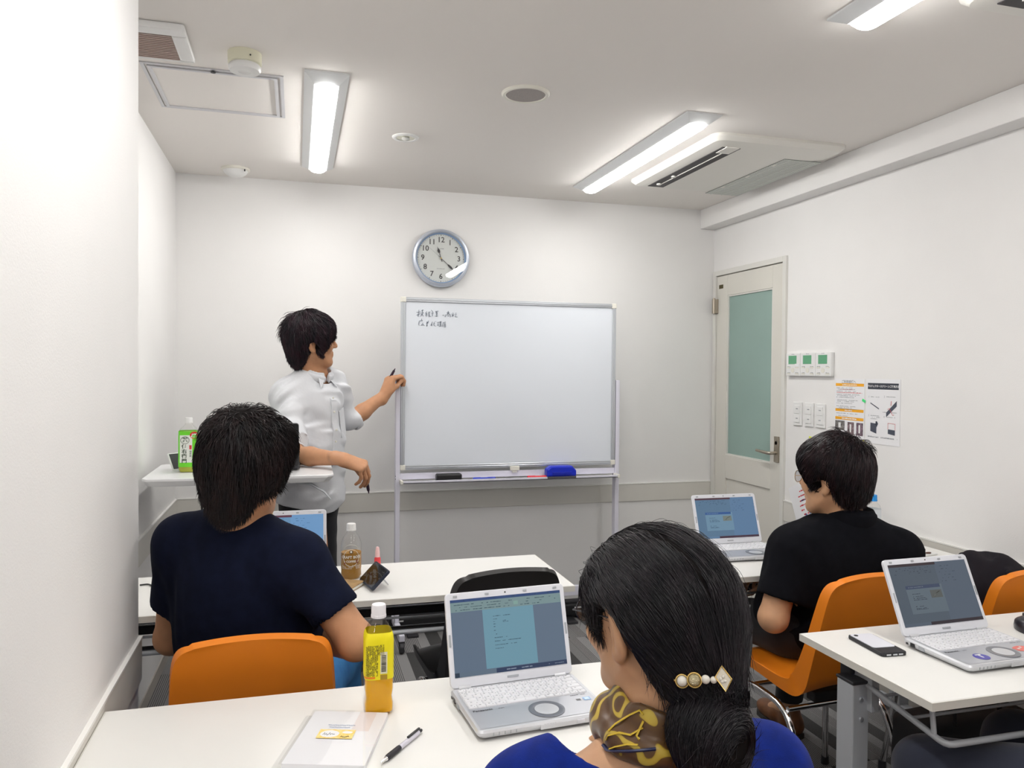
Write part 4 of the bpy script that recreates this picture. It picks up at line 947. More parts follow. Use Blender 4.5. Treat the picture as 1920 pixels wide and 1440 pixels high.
# water bottle by the right wall
t = empty('water_bottle', (2.335, 2.705, .72), 0, 'clear water bottle with a blue cap behind the man in the black polo', 'bottle')
MB().lathe([(.026, .0), (.031, .003), (.032, .012), (.030, .03), (.032, .05), (.030, .07), (.032, .09), (.032, .13), (.028, .148), (.016, .162), (.0135, .168)], seg=36, cap=False).build('bottle_body', M_pet, t, smooth=True)
MB().lathe([(.0325, .082), (.0325, .135)], seg=36, cap=False).build('label_sleeve', mat('water_label', (.75, .78, .82), .4), t, smooth=True)
cap_part(t, .0165, .166, .192, mat('cap_blue', (.02, .32, .82), .4))

# memo book, phone on stand, glue, charm
t = empty('memo_book', (.158, 2.508, .7203), math.radians(-30), 'small tan leather memo book with a black band', 'notebook')
MB().box(-.036, .036, -.052, .052, 0, .003).build('cover', mat('tan_leather', (.42, .26, .11), .55, var=.25, vscale=60), t, bevel=.001)
MB().box(-.034, .036, -.051, .051, .003, .0105).build('pages', mat('page_cream', (.80, .78, .70), .7), t)
MB().box(-.037, .0365, -.0525, .0525, .0105, .0135).build('cover', mat('tan_leather', (.42, .26, .11), .55), t, bevel=.001)
MB().box(-.0375, -.034, -.05, .05, .0, .0135).build('spine', mat('tan_leather', (.42, .26, .11), .55), t, bevel=.001)
MB().box(-.038, -.005, -.035, -.031, .0136, .0142).build('elastic_band', M_black, t)
B0 = np.array([.190, 2.565]); B1 = np.array([.217, 2.435]); mid = (B0 + B1) / 2; an = math.atan2(*(B1 - B0)[::-1])
t = empty('smartphone', (mid[0], mid[1], .7203), an, 'black phone propped on a small kickstand beside the coffee bottle', 'phone')
ph = MB().rbox(-.068, .068, 0, .080, -.010, 0, .009).build('phone_body', mat('phone_navy', (.02, .025, .045), .3), t, bevel=.0015, rot=(math.radians(44), 0, 0), loc=(0, .010, .010))
MB().rbox(-.063, .063, .005, .075, 0, .0008, .006).build('phone_glass', mat('phone_glass_black', (.006, .006, .008), .04, coat=1.), ph)
MB().tube([(.01, .048, .048), (.01, .085, .002)], .0022, 8).build('kickstand', M_chrome, t)
t = empty('glue_tube', (.275, 2.715, .7203), 0, 'small red tube with a clear cap behind the propped phone', 'tube')
MB().lathe([(.010, 0), (.011, .002), (.011, .040), (.008, .046)], seg=20).build('tube_body', mat('tube_red', (.80, .06, .07), .4), t, smooth=True)
MB().lathe([(.0085, .045), (.008, .062), (.0055, .078), (.0045, .08)], seg=20).build('tube_cap', mat('tube_cap_pink', (.85, .55, .55), .3), t, smooth=True)
t = empty('charm', (.104, 2.655, .7203), 0, 'small dark brown charm beside the man in the navy tee', 'charm')
mb_ = mat('charm_brown', (.06, .03, .025), .5)
for c, r, nm_ in (((0, 0, .012), .012, 'charm_body'), ((.004, -.002, .030), .010, 'charm_head'), ((-.004, .004, .040), .006, 'charm_ear')):
    MB().lathe([(r * math.sin(a), -r * math.cos(a)) for a in np.linspace(0.001, math.pi - .001, 10)], c, 16).build(nm_, mb_, t, smooth=True)
def cable(name, P, r, label, m=None): return tag(MB().tube(catmull(np.array(P, float), 6), r, 8).build(name, m or M_black, smooth=True), label, 'cable')
dp = lambda x, y: tuple(on_plane(x, y, .7235))
cable('cable', [dp(262, 1097), dp(280, 1096), dp(296, 1106), dp(312, 1112), dp(303, 1090), dp(286, 1094), dp(292, 1099), dp(320, 1100)], .0025, 'thin black cable looped on the second row desk by the wall')
cable('cable', [(-.365, 3.30, 1.004), (-.355, 3.18, 1.002), (-.350, 3.142, .985), (-.345, 3.14, .88), (-.335, 3.16, .76), (-.30, 3.25, .55), (-.27, 3.32, .30), (-.26, 3.36, .06)], .004, 'black cable hanging down from the lectern')
t = empty('smartphone', (-.462, 3.43, 1.0005), math.radians(25), 'white phone leaning behind the green tea bottle', 'phone')
o = MB().rbox(-.034, .034, -.0045, .0045, 0, .075, .003).build('phone_body', M_white, t, bevel=.002, rot=(math.radians(-28), 0, math.radians(20)))
MB().box(-.031, .031, -.0052, -.0045, .004, .071).build('phone_glass', M_dark, o)

# planner, pen, beads on the front desk
t = empty('planner', (.078, 1.4726, .7203), math.radians(-17.5), 'white planner in a clear cover with a small orange picture', 'notebook')
MB().rbox(-.074, .074, -.105, .105, 0, .010, .003).build('pages', mat('planner_white', (.90, .90, .93), .5), t, bevel=.001)
MB().rbox(-.0785, .077, -.109, .109, .0102, .0112, .003).build('clear_cover', glass_mat('vinyl_cover', (1., 1., 1.), .04, .5, .35), t, bevel=.0004, seg=1)
MB().rbox(-.092, -.060, -.107, .104, -.0001, .0006, .003).build('cover_flap', glass_mat('vinyl_cover', (1., 1., 1.), .04, .5, .35), t)
pf = lambda u, v: (u, v, .0101)
m_ = MB(); flat_rect(m_, pf, .018, .052, .022, .104); m_.build('pink_panel', mat('pale_pink', (.84, .76, .75), .5), t)
m_ = MB(); flat_rect(m_, lambda u, v: (u, v, .01135), -.040, .028, -.012, .024); pic = m_.build('picture', mat('picture_orange', (.90, .60, .10), .5, var=.5, vscale=160, var2=(.92, .74, .33)), t, label='small orange printed picture')
m_ = MB(); P = [(-.018 + .018 * math.cos(a), .006 + .014 * math.sin(a), .0115) for a in np.linspace(0, 2 * math.pi, 30)[:-1]]; m_.add(P, [tuple(range(29))]); m_.build('picture_oval', M_paper, pic)
m_ = MB(); P = [(.014 + .010 * math.cos(a), .013 + .005 * math.sin(a), .0115) for a in np.linspace(0, 2 * math.pi, 20)[:-1]]; m_.add(P, [tuple(range(19))]); m_.build('picture_oval', M_paper, pic)
m_ = MB(); r_ = random.Random(8); m_.tube([(-.030 + i * .002, .004 + r_.uniform(-.005, .006), .0117) for i in range(12)], .0005, 4); m_.tube([(.005 + i * .002, -.004 + r_.uniform(-.003, .003), .0117) for i in range(9)], .0006, 4); m_.build('picture_lines', M_ink, pic)
m_ = MB()
for v, u0, u1 in ((.042, -.03, .022), (.033, -.026, .014)): m_.tube([(u0 + (u1 - u0) * k / 40, v + .0016 * math.sin(k * 1.9) + .0008 * math.sin(k * .7), .0114) for k in range(41)], .00035, 4)
m_.build('script_line', mat('ink_script_blue', (.25, .33, .55), .5), t)
a = on_plane(716, 1427, .7275); b = on_plane(789, 1368, .7275); an = math.atan2(b[1] - a[1], b[0] - a[0])
t = empty('ballpoint_pen', ((a[0] + b[0]) / 2, (a[1] + b[1]) / 2, .7203 + .0055), an, 'black and clear ballpoint pen beside the planner', 'pen')
L = .138
MB().lathe([(.0012, -L / 2), (.0028, -L / 2 + .010), (.0045, -L / 2 + .016)], seg=16, axis='x').build('tip', M_chrome, t, smooth=True)
MB().lathe([(.0045, -L / 2 + .016), (.0054, -L / 2 + .022), (.0054, -L / 2 + .058), (.005, -L / 2 + .060)], seg=16, axis='x').build('grip', mat('grip_black', (.02, .018, .025), .5), t, smooth=True)
MB().lathe([(.005, -L / 2 + .060), (.0048, L / 2 - .012)], seg=16, axis='x').build('barrel', mat('barrel_lilac', (.66, .64, .72), .2), t, smooth=True)
MB().lathe([(.0032, L / 2 - .012), (.0032, L / 2 - .002), (.0024, L / 2)], seg=12, axis='x').build('push_button', M_black, t, smooth=True)
MB().box(L / 2 - .05, L / 2 - .008, -.0022, .0022, .0052, .0085).build('clip', M_black, t, bevel=.001)
t = empty('bead_charm', (.150, 1.588, .7203), 0, 'tiny brown bead charm behind the planner', 'charm')
for c, r in (((0, 0, .005), .005), ((.007, .003, .009), .0045), ((-.009, -.002, .003), .003)):
    MB().lathe([(r * math.sin(a_), -r * math.cos(a_)) for a_ in np.linspace(0.001, math.pi - .001, 10)], c, 14).build('bead', mat('bead_brown', (.10, .04, .02), .3), t, smooth=True)

# phone and mouse on the right desk
t = empty('smartphone', (1.4355, 1.642, .7203), math.radians(-4), 'phone in a black case with a white back on the right desk', 'phone')
MB().rbox(-.036, .036, -.070, .070, 0, .0095, .010).build('case', mat('case_black', (.018, .018, .022), .45), t, bevel=.002)
MB().rbox(-.032, .032, -.032, .067, .0095, .0103, .008).build('back_panel', mat('phone_back_white', (.78, .79, .86), .3), t)
MB().lathe([(.0055, .0095), (.0055, .0110), (.004, .0112)], (-.019, .056, 0), 18).build('camera_lens', M_black, t, smooth=True)
for u in (-.018, 0, .016): MB().box(u - .006, u + .006, -.0706, -.069, .003, .0065).build('port', M_alu, t)
t = empty('computer_mouse', (1.935, 1.645, .7203), math.radians(-35), 'black computer mouse at the right edge of the desk', 'mouse')
V = []; n = 22; F = []
for k, (s, z) in enumerate(((1., .0), (1.03, .008), (.97, .020), (.78, .030), (.45, .0365), (0.001, .038))):
    for i in range(n):
        A = 2 * math.pi * i / n; V.append((.031 * s * math.cos(A), .052 * s * math.sin(A), z + (.0 if k < 3 else -.006 * (math.sin(A) > .3))))
for k in range(5): F += [(k * n + i, k * n + (i + 1) % n, (k + 1) * n + (i + 1) % n, (k + 1) * n + i) for i in range(n)]
F += [tuple(range(n))[::-1], tuple(5 * n + i for i in range(n))]
MB().add(V, F).build('mouse_shell', mat('mouse_black', (.02, .018, .025), .3), t, smooth=True, angle=60)
MB().lathe([(.0, -.004), (.009, -.004), (.009, .004), (0, .004)], (0, .030, .030), 16, axis='x').build('scroll_wheel', M_dark, t)
# bits on the desk by the right wall
a = on_plane(1716, 1032, .735); t = empty('adapter', (a[0], a[1], .7203), .3, 'small black adapter with cable on the desk by the right wall', 'adapter')
MB().box(-.022, .022, -.03, .03, 0, .026).build('adapter_body', M_black, t, bevel=.004); MB().tube([(.02, .0, .01), (.05, .01, .006), (.06, .03, .004)], .003, 8).build('adapter_cable', M_black, t)
a = on_plane(1738, 1040, .722); t = empty('wrapped_snack', (a[0], a[1], .7203), .2, 'white wrapper with brown swirl beside the black adapter', 'wrapper')
MB().rbox(-.045, .045, -.016, .016, 0, .006, .006).build('wrapper', M_white, t, bevel=.002)
m_ = MB(); m_.tube([(.015 * math.cos(k * .7) * (1 - k / 22) + .01, .010 * math.sin(k * .7) * (1 - k / 22), .0075) for k in range(20)], .0016, 6); m_.build('swirl', mat('swirl_brown', (.12, .05, .03), .5), t)

# ================================================================== soft shapes: distance fields turned into meshes
def V3(*a): return np.array(a, float)
def unit(v): v = np.asarray(v, float); return v / (np.linalg.norm(v) + 1e-12)
def smin(a, b, k):
    if k <= 0: return np.minimum(a, b)
    h = np.maximum(k - np.abs(a - b), 0) / k
    return np.minimum(a, b) - h * h * k * .25
class Sdf:
    def __init__(s): s.L = []
    def cap(s, a, b, ra, rb=None, k=.02, op='u', fl=None):
        a = np.asarray(a, np.float32); b = np.asarray(b, np.float32); rb = ra if rb is None else rb; ab = b - a; L2 = float(ab @ ab) + 1e-9
        if fl is None:
            def f(P):
                q = P - a; t = np.clip(q @ ab / L2, 0, 1); q = q - t[:, None] * ab
                return np.sqrt(np.einsum('ij,ij->i', q, q)) - (ra + (rb - ra) * t)
        else:
            u, sc = np.asarray(unit(fl[0]), np.float32), fl[1]
            ab2 = ab + u * (float(ab @ u) * (1 / sc - 1)); L3 = float(ab2 @ ab2) + 1e-9
            def f(P):
                q = P - a; q = q + (q @ u)[:, None] * u * (1 / sc - 1); t = np.clip(q @ ab2 / L3, 0, 1); q = q - t[:, None] * ab2
                return (np.sqrt(np.einsum('ij,ij->i', q, q)) - (ra + (rb - ra) * t)) * min(1., sc)
        s.L.append((f, op, k, (a + b) / 2, math.sqrt(L2) / 2 + max(ra, rb))); return s
    def ell(s, c, r, M=None, k=.02, op='u'):
        c = np.asarray(c, np.float32); r = np.asarray(r, np.float32); M = np.eye(3, dtype=np.float32) if M is None else np.asarray(M, np.float32); ri = 1 / r
        def f(P):
            q = ((P - c) @ M) * ri; k0 = np.sqrt(np.einsum('ij,ij->i', q, q)); q = q * ri; k1 = np.sqrt(np.einsum('ij,ij->i', q, q)) + 1e-9
            return np.where(k0 < 1e-4, -float(r.min()), k0 * (k0 - 1) / k1)
        s.L.append((f, op, k, c, float(r.max()))); return s
    def half(s, p, n, k=.004, op='i'):
        """keeps the side the normal points away from"""
        p = np.asarray(p, np.float32); n = np.asarray(unit(n), np.float32)
        s.L.append((lambda P: (P - p) @ n, op, k, None, 0)); return s
    def ring(s, c, n, R, r, fl=1., k=.01, op='u', hs=1.):
        c = np.asarray(c, np.float32); n = np.asarray(unit(n), np.float32)
        def f(P):
            q = P - c; z = q @ n; rad = np.sqrt(np.maximum(((q - z[:, None] * n) ** 2).sum(1), 1e-9))
            return (np.sqrt(((rad - R) / fl) ** 2 + (z / hs) ** 2) - r) * min(1., fl, hs)
        s.L.append((f, op, k, c, R + r * max(fl, hs))); return s
    def fn(s, f, op='u', k=.01): s.L.append((f, op, k, None, 0)); return s
    def near(s, c, r):
        """the same shape without the pieces too far from a ball to matter there"""
        q = Sdf(); q.L = [l for l in s.L if l[3] is None or np.linalg.norm(c - l[3]) - l[4] - r < .05 + l[2]]; return q
    def __call__(s, P):
        P = np.asarray(P, np.float32); d = None
        for f, op, k, _, _ in s.L:
            if d is None and op != 'u': d = np.full(len(P), 1., np.float32)
            e = f(P).astype(np.float32)
            if d is None: d = e
            elif op == 'u': d = smin(d, e, k)
            elif op == 's': d = -smin(-d, e, k)
            elif op == 'i': d = -smin(-d, -e, k)
            elif op == '+': d = d + e
        return d if d is not None else np.full(len(P), 1., np.float32)
    def grad(s, P, e=.0015):
        P = np.asarray(P, np.float32); g = 0
        for k in ((1, -1, -1), (-1, -1, 1), (-1, 1, -1), (1, 1, 1)): k = np.array(k, np.float32); g = g + s(P + k * e)[:, None] * k
        return g / (np.linalg.norm(g, axis=1, keepdims=True) + 1e-9)
    def snap(s, P, off=0., it=6):
        P = np.array(P, np.float32)
        for _ in range(it): P = P - s.grad(P) * (s(P) - off)[:, None] * .9
        return P
def surface(f, lo, hi, h, B=8):
    """surface nets over a sparse grid -> verts, quads"""
    lo = np.asarray(lo, np.float32); hi = np.asarray(hi, np.float32); nb = np.ceil((hi - lo) / (h * B)).astype(int) + 1; n = nb * B
    g = np.stack(np.meshgrid(*[np.arange(k) for k in nb], indexing='ij'), -1).reshape(-1, 3)
    ctr = lo + (g * B + (B - 1) / 2) * h; dc = f(ctr); act = np.abs(dc) < h * B * 1.35
    F = np.repeat(np.repeat(np.repeat(np.where(dc < 0, -1., 1.).reshape(nb).astype(np.float32), B, 0), B, 1), B, 2)
    off = np.stack(np.meshgrid(*[np.arange(B)] * 3, indexing='ij'), -1).reshape(-1, 3); ga = g[act]
    sg = ga // 3; key = (sg[:, 0] * 4096 + sg[:, 1]) * 4096 + sg[:, 2]; od = np.argsort(key, kind='stable'); ga = ga[od]; cut = np.flatnonzero(np.diff(key[od])) + 1
    for gb in np.split(ga, cut):
        idx = (gb[:, None, :] * B + off[None]).reshape(-1, 3); P = lo + idx.astype(np.float32) * np.float32(h); a_, b_ = P.min(0), P.max(0)
        F[idx[:, 0], idx[:, 1], idx[:, 2]] = f.near((a_ + b_) / 2, float(np.linalg.norm(b_ - a_)) / 2)(P)
    s = F < 0; c = np.zeros(np.array(F.shape) - 1, np.uint8)
    cor = [(i, j, k) for i in (0, 1) for j in (0, 1) for k in (0, 1)]; N = F.shape
    for i, j, k in cor: c += s[i:N[0] - 1 + i, j:N[1] - 1 + j, k:N[2] - 1 + k]
    am = (c > 0) & (c < 8); idx = np.argwhere(am); vid = np.full(am.shape, -1, np.int32); vid[am] = np.arange(len(idx))
    vals = np.stack([F[idx[:, 0] + i, idx[:, 1] + j, idx[:, 2] + k] for i, j, k in cor], 1); pos = np.zeros((len(idx), 3), np.float32); cnt = np.zeros(len(idx), np.float32)
    ca = np.array(cor, np.float32)
    for a in range(8):
        for b in range(a + 1, 8):
            if abs(ca[a] - ca[b]).sum() != 1: continue
            m = (vals[:, a] < 0) != (vals[:, b] < 0); t = np.where(m, vals[:, a] / np.where(m, vals[:, a] - vals[:, b], 1), 0)
            pos += np.where(m[:, None], ca[a] + (ca[b] - ca[a]) * t[:, None], 0); cnt += m
    verts = lo + (idx + pos / cnt[:, None]) * h; quads = []
    for ax in range(3):
        o1, o2 = (ax + 1) % 3, (ax + 2) % 3
        sl0 = [slice(1, -1)] * 3; sl1 = [slice(1, -1)] * 3; sl0[ax] = slice(0, -1); sl1[ax] = slice(1, None)
        a, b = s[tuple(sl0)], s[tuple(sl1)]; e = np.argwhere(a != b)
        if not len(e): continue
        base = e.copy(); base[:, o1] += 1; base[:, o2] += 1; flip = a[tuple(e.T)]
        def cell(d1, d2): q = base.copy(); q[:, o1] -= d1; q[:, o2] -= d2; return vid[tuple(q.T)]
        Q = np.stack([cell(1, 1), cell(0, 1), cell(0, 0), cell(1, 0)], 1); Q[~flip] = Q[~flip][:, ::-1]; quads.append(Q)
    Q = np.concatenate(quads); return verts, Q[(Q >= 0).all(1)]
def np_mesh(name, V, Q, mats, smooth=True, mi=None):
    me = bpy.data.meshes.new(name); V = np.asarray(V, np.float32); Q = np.asarray(Q, np.int32); n = len(Q); w = Q.shape[1]
    me.vertices.add(len(V)); me.vertices.foreach_set('co', V.ravel()); me.loops.add(n * w); me.loops.foreach_set('vertex_index', Q.ravel())
    me.polygons.add(n); me.polygons.foreach_set('loop_start', np.arange(n, dtype=np.int32) * w)
    me.polygons.foreach_set('use_smooth', np.full(n, smooth))
    for m in (mats if isinstance(mats, (list, tuple)) else [mats]): me.materials.append(m)
    if mi is not None: me.polygons.foreach_set('material_index', np.asarray(mi, np.int32))
    me.update(calc_edges=True); return me
def relax(V, Q, it=2, w=.5):
    n = len(V); I = Q.ravel(); cnt = np.maximum(np.bincount(I, minlength=n) * 2, 1).astype(np.float32)
    for _ in range(it):
        A = V[np.roll(Q, 1, 1).ravel()] + V[np.roll(Q, -1, 1).ravel()]
        acc = np.stack([np.bincount(I, A[:, k], n) for k in range(3)], 1); V = (V * (1 - w) + w * acc / cnt[:, None]).astype(np.float32)
    return V
def soft(name, S, lo, hi, h, m, parent, label=None, smooth_it=1, rest=None):
    V, Q = surface(S, lo, hi, h)
    if smooth_it: V = relax(V, Q, smooth_it)
    o = rest if rest is not None else V3(0, 0, 0)
    return link(name, np_mesh(name, V - o, Q, m), None, parent, None, None, label)

# ------------------------------------------------------------------ anatomy
def rotz(a): c, s = math.cos(a), math.sin(a); return np.array([[c, -s, 0], [s, c, 0], [0, 0, 1.]])
def rotx(a): c, s = math.cos(a), math.sin(a); return np.array([[1., 0, 0], [0, c, -s], [0, s, c]])
def roty(a): c, s = math.cos(a), math.sin(a); return np.array([[c, 0, s], [0, 1., 0], [-s, 0, c]])
def head_frame(yaw, pitch=0., roll=0.): return rotz(math.radians(yaw)) @ rotx(math.radians(pitch)) @ roty(math.radians(roll))    # columns: right, forward, up
def head_prims(S, o, H, sc=1., ear=1.):
    p = lambda x, y, z: o + H @ (V3(x, y, z) * sc)
    r = lambda *a: np.array(a) * sc
    S.ell(p(0, -.012, .045), r(.075, .096, .084), H, k=0)
    S.ell(p(0, .030, -.010), r(.064, .062, .085), H, k=.03 * sc)
    S.ell(p(0, .036, -.066), r(.052, .048, .042), H, k=.025 * sc)
    S.cap(p(-.012, .074, -.098), p(.012, .074, -.098), .016 * sc, k=.03 * sc)
    for s in (-1, 1):
        S.cap(p(s * .055, -.005, -.055), p(s * .022, .062, -.095), .017 * sc, .014 * sc, k=.03 * sc)
        S.ell(p(s * .042, .066, -.022), r(.022, .022, .024), H, k=.025 * sc)
    S.cap(p(-.036, .080, .030), p(.036, .080, .030), .011 * sc, k=.02 * sc)
    for s in (-1, 1): S.ell(p(s * .031, .102, .010), r(.018, .016, .012), H, k=.012 * sc, op='s')
    S.cap(p(0, .088, .022), p(0, .110, -.020), .0075 * sc, .0115 * sc, k=.010 * sc)
    for s in (-1, 1): S.ell(p(s * .011, .097, -.025), r(.0085, .010, .0075), H, k=.006 * sc)
    S.ell(p(0, .086, -.058), r(.024, .012, .016), H, k=.014 * sc)
    S.cap(p(-.017, .090, -.052), p(.017, .090, -.052), .0052 * sc, k=.006 * sc); S.cap(p(-.015, .089, -.064), p(.015, .089, -.064), .0060 * sc, k=.006 * sc)
    S.cap(p(-.020, .100, -.058), p(.020, .100, -.058), .0022 * sc, k=.003 * sc, op='s')
    for s in (-1, 1):
        E = H @ rotz(s * math.radians(26)) @ roty(s * math.radians(8))
        S.ell(p(s * .083, -.016, -.012), r(.0095, .020, .034) * ear, E, k=.006 * sc); S.ell(p(s * .077, -.008, -.040), r(.009, .011, .013) * ear, E, k=.006 * sc)
        S.ell(p(s * .092, -.006, -.010), r(.009, .011, .020) * ear, E, k=.006 * sc, op='s')
def face_extras(root, o, H, sc=1.):
    p = lambda x, y, z: o + H @ (V3(x, y, z) * sc)
    ew = mat('eye_white', (.75, .72, .68), .2); ei = mat('iris_dark', (.02, .012, .008), .1)
    for s in (-1, 1):
        c = p(s * .031, .0775, .010); R = .0125 * sc
        e = MB().lathe([(R * math.sin(a), -R * math.cos(a)) for a in np.linspace(.001, math.pi - .001, 12)], tuple(c), 18).build('eye', ew, root, smooth=True)
        f = p(s * .031, .0775, .010) + H @ V3(0, .0088 * sc, 0); r = .0062 * sc
        MB().lathe([(r * math.sin(a), -r * math.cos(a)) for a in np.linspace(.001, math.pi - .001, 8)], tuple(f), 14).build('iris', ei, e, smooth=True)
        b = MB(); b.tube([p(s * (.016 + .030 * t), .0925 - .020 * t * t, .030 + .006 * math.sin(t * 2.6)) for t in np.linspace(0, 1, 7)], [.0022 * sc, .0032 * sc, .0034 * sc, .0032 * sc, .003 * sc, .0024 * sc, .0012 * sc], 6); b.build('eyebrow', mat('hair_black', (.012, .010, .010), .4), root, smooth=True)
def hand_prims(S, w, fwd, nrm, side, curls=(40, 45, 25), thumb=(.5, .5, .6), sc=1., spread=4., idx=None):
    """w wrist, fwd towards the knuckles, nrm palm side, side=+1 thumb along fwd x nrm"""
    fwd = unit(fwd); nrm = unit(nrm - fwd * (nrm @ fwd)); lat = np.cross(fwd, nrm) * side
    offs = (.030, .010, -.010, -.028); lens = ((.044, .027, .021), (.048, .030, .022), (.044, .028, .021), (.034, .021, .019))
    for i, q in enumerate(offs):
        kn = w + fwd * (.088 - (.004, 0, .004, .013)[i]) * sc + lat * q * sc
        S.cap(w + fwd * .012 * sc + lat * q * .55 * sc, kn, .0135 * sc, .0105 * sc, k=.018 * sc)
    S.cap(w - fwd * .03, w + fwd * .03 * sc, .024 * sc, .022 * sc, k=.02, fl=(nrm, .72))
    S.ell(w + fwd * .035 * sc + lat * .022 * sc + nrm * .010 * sc, (.017 * sc, .024 * sc, .015 * sc), np.stack([lat, fwd, nrm], 1), k=.015)
    tips = []
    for i, q in enumerate(offs):
        p = w + fwd * (.088 - (.004, 0, .004, .013)[i]) * sc + lat * q * sc; a = 0.; cv = idx if (i == 0 and idx) else curls
        sp = lat * math.tan(math.radians(spread * (1.5 - i) / 1.5))
        for j in range(3):
            a += math.radians(cv[j] + 3 * i); d = unit(fwd * math.cos(a) + nrm * math.sin(a) + sp * math.cos(a)); r0 = (.0092, .0084, .0077, .0068)[j] * (1 if i < 3 else .88); r1 = (.0084, .0077, .0068)[j] * (1 if i < 3 else .88)
            e = p + d * lens[i][j] * sc; S.cap(p, e, r0 * sc, r1 * sc, k=.004); p = e
        tips.append(p)
    p = w + fwd * .022 * sc + lat * .024 * sc + nrm * .006 * sc; d = unit(fwd * thumb[0] + lat * thumb[1] + nrm * thumb[2])
    for j, L in enumerate((.040, .032, .026)):
        e = p + d * L * sc; S.cap(p, e, (.0125, .0105, .0095)[j] * sc, (.0105, .0095, .0080)[j] * sc, k=.008); p = e; d = unit(d * .9 + fwd * .35 - lat * .25)
    return tips + [p]
def torso_frame(NB, SL, SR, PV):
    lat = unit(SR - SL); up = unit(NB - PV); fw = unit(np.cross(up, lat)); lat = np.cross(fw, up); return np.stack([lat, fw, up], 1)
def torso_prims(S, NB, SL, SR, PV, g=0., first=True, slim=1.):
    M = torso_frame(NB, SL, SR, PV); lat, fw, up = M.T; hw = np.linalg.norm(SR - SL) / 2
    S.ell(NB - up * .22 + fw * .015, (hw * .90 * slim + g, .105 + g, .25), M, k=0)
    c = (SL + SR) / 2
    S.cap(c + (SL - c) * .80 - up * .015, c + (SR - c) * .80 - up * .015, .062 + g, k=.07, fl=(fw, .9))
    for s_ in (SL, SR): S.cap(NB + up * .015 - fw * .012, s_ + up * .010, .048 + g * .6, .050 + g * .6, k=.05)
    S.ell(NB - up * .16 - fw * .015, (hw * .75, .105 + g, .16), M, k=.06)
    S.ell(PV + up * .15 + fw * .012, (.150 * slim + g, .108 + g, .22), M, k=.09)
    S.ell(PV + up * .01, (.168 * slim + g, .118 + g, .13), M, k=.06)
    return M
def folds(A, f=38., seed=0, fine=.4):
    r = np.random.default_rng(seed); u = [unit(r.normal(size=3)).astype(np.float32) for _ in range(5)]
    def w(P):
        a = np.sin(f * (P @ u[0]) + 2.6 * np.sin(.37 * f * (P @ u[1]) + 1.3)); b = np.sin(.62 * f * (P @ u[2]) + 2.1 * np.sin(.29 * f * (P @ u[3])))
        c = np.sin(1.9 * f * (P @ u[4]) + 1.7 * a)
        return A * (np.maximum(a, -.3) * (.55 + .45 * b) + fine * c * np.maximum(b, 0))
    return w
M_hair = mat('hair_black', (.012, .010, .010), .4)
def hair_material(name, c1, c2, rough=.36):
    return mat(name, c1, rough, var=.6, vscale=45, var2=c2, spec=.42, stretch=(1, 1, .35))
def strands(S, roots, flow, L, n=9, r=.0008, lift=(-.002, .0035), free=.75, jitter=.12, seed=1, gravity=.0):
    """strand tubes that follow the hair volume's surface; flow(P) gives a direction"""
    R = np.random.default_rng(seed); P = np.array(roots, np.float32); N = len(P); Ls = (L[0] + (L[1] - L[0]) * R.random(N)).astype(np.float32)
    off1 = lift[1] * (.3 + R.random(N) ** 2 * 1.3); jit = R.normal(size=(N, 3)).astype(np.float32) * jitter; pts = []; d_prev = None
    P = P - S.grad(P) * (S(P) - lift[0])[:, None]
    for i in range(n):
        pts.append(P.copy()); t = i / (n - 1)
        if i == n - 1: break
        G = S.grad(P); d = flow(P) + jit; d[:, 2] -= gravity * t
        if t < free: d = d - (d * G).sum(1)[:, None] * G
        d /= np.linalg.norm(d, axis=1, keepdims=True) + 1e-9
        if d_prev is not None: d = d * .6 + d_prev * .4; d /= np.linalg.norm(d, axis=1, keepdims=True) + 1e-9
        d_prev = d; P = P + d * (Ls / (n - 1))[:, None]
        if t < free:
            tgt = lift[0] + (off1 - lift[0]) * min(1, t * 2.2); P = P - G * (S(P) - tgt)[:, None] * .8
    pts = np.stack(pts, 1)                                   # N, n, 3
    T = np.gradient(pts, axis=1); T /= np.linalg.norm(T, axis=2, keepdims=True) + 1e-9
    ref = unit(V3(.3, .5, .8)).astype(np.float32); e = np.cross(T, ref); e /= np.linalg.norm(e, axis=2, keepdims=True) + 1e-9; u = np.cross(T, e)
    rad = r * (.6 + .8 * R.random(N))[:, None] * np.concatenate([np.full(n - 3, 1.), [.8, .5, .12]])[None]
    V = np.stack([pts + rad[..., None] * (math.cos(a) * e + math.sin(a) * u) for a in (0, 2.094, 4.189)], 2)   # N, n, 3, 3
    b = (np.arange(N) * n * 3)[:, None, None] + (np.arange(n - 1) * 3)[None, :, None]; k = np.arange(3)[None, None, :]; k2 = (k + 1) % 3
    Q = np.stack([b + k, b + k2, b + 3 + k2, b + 3 + k], -1).reshape(-1, 4)
    return V.reshape(-1, 3), Q
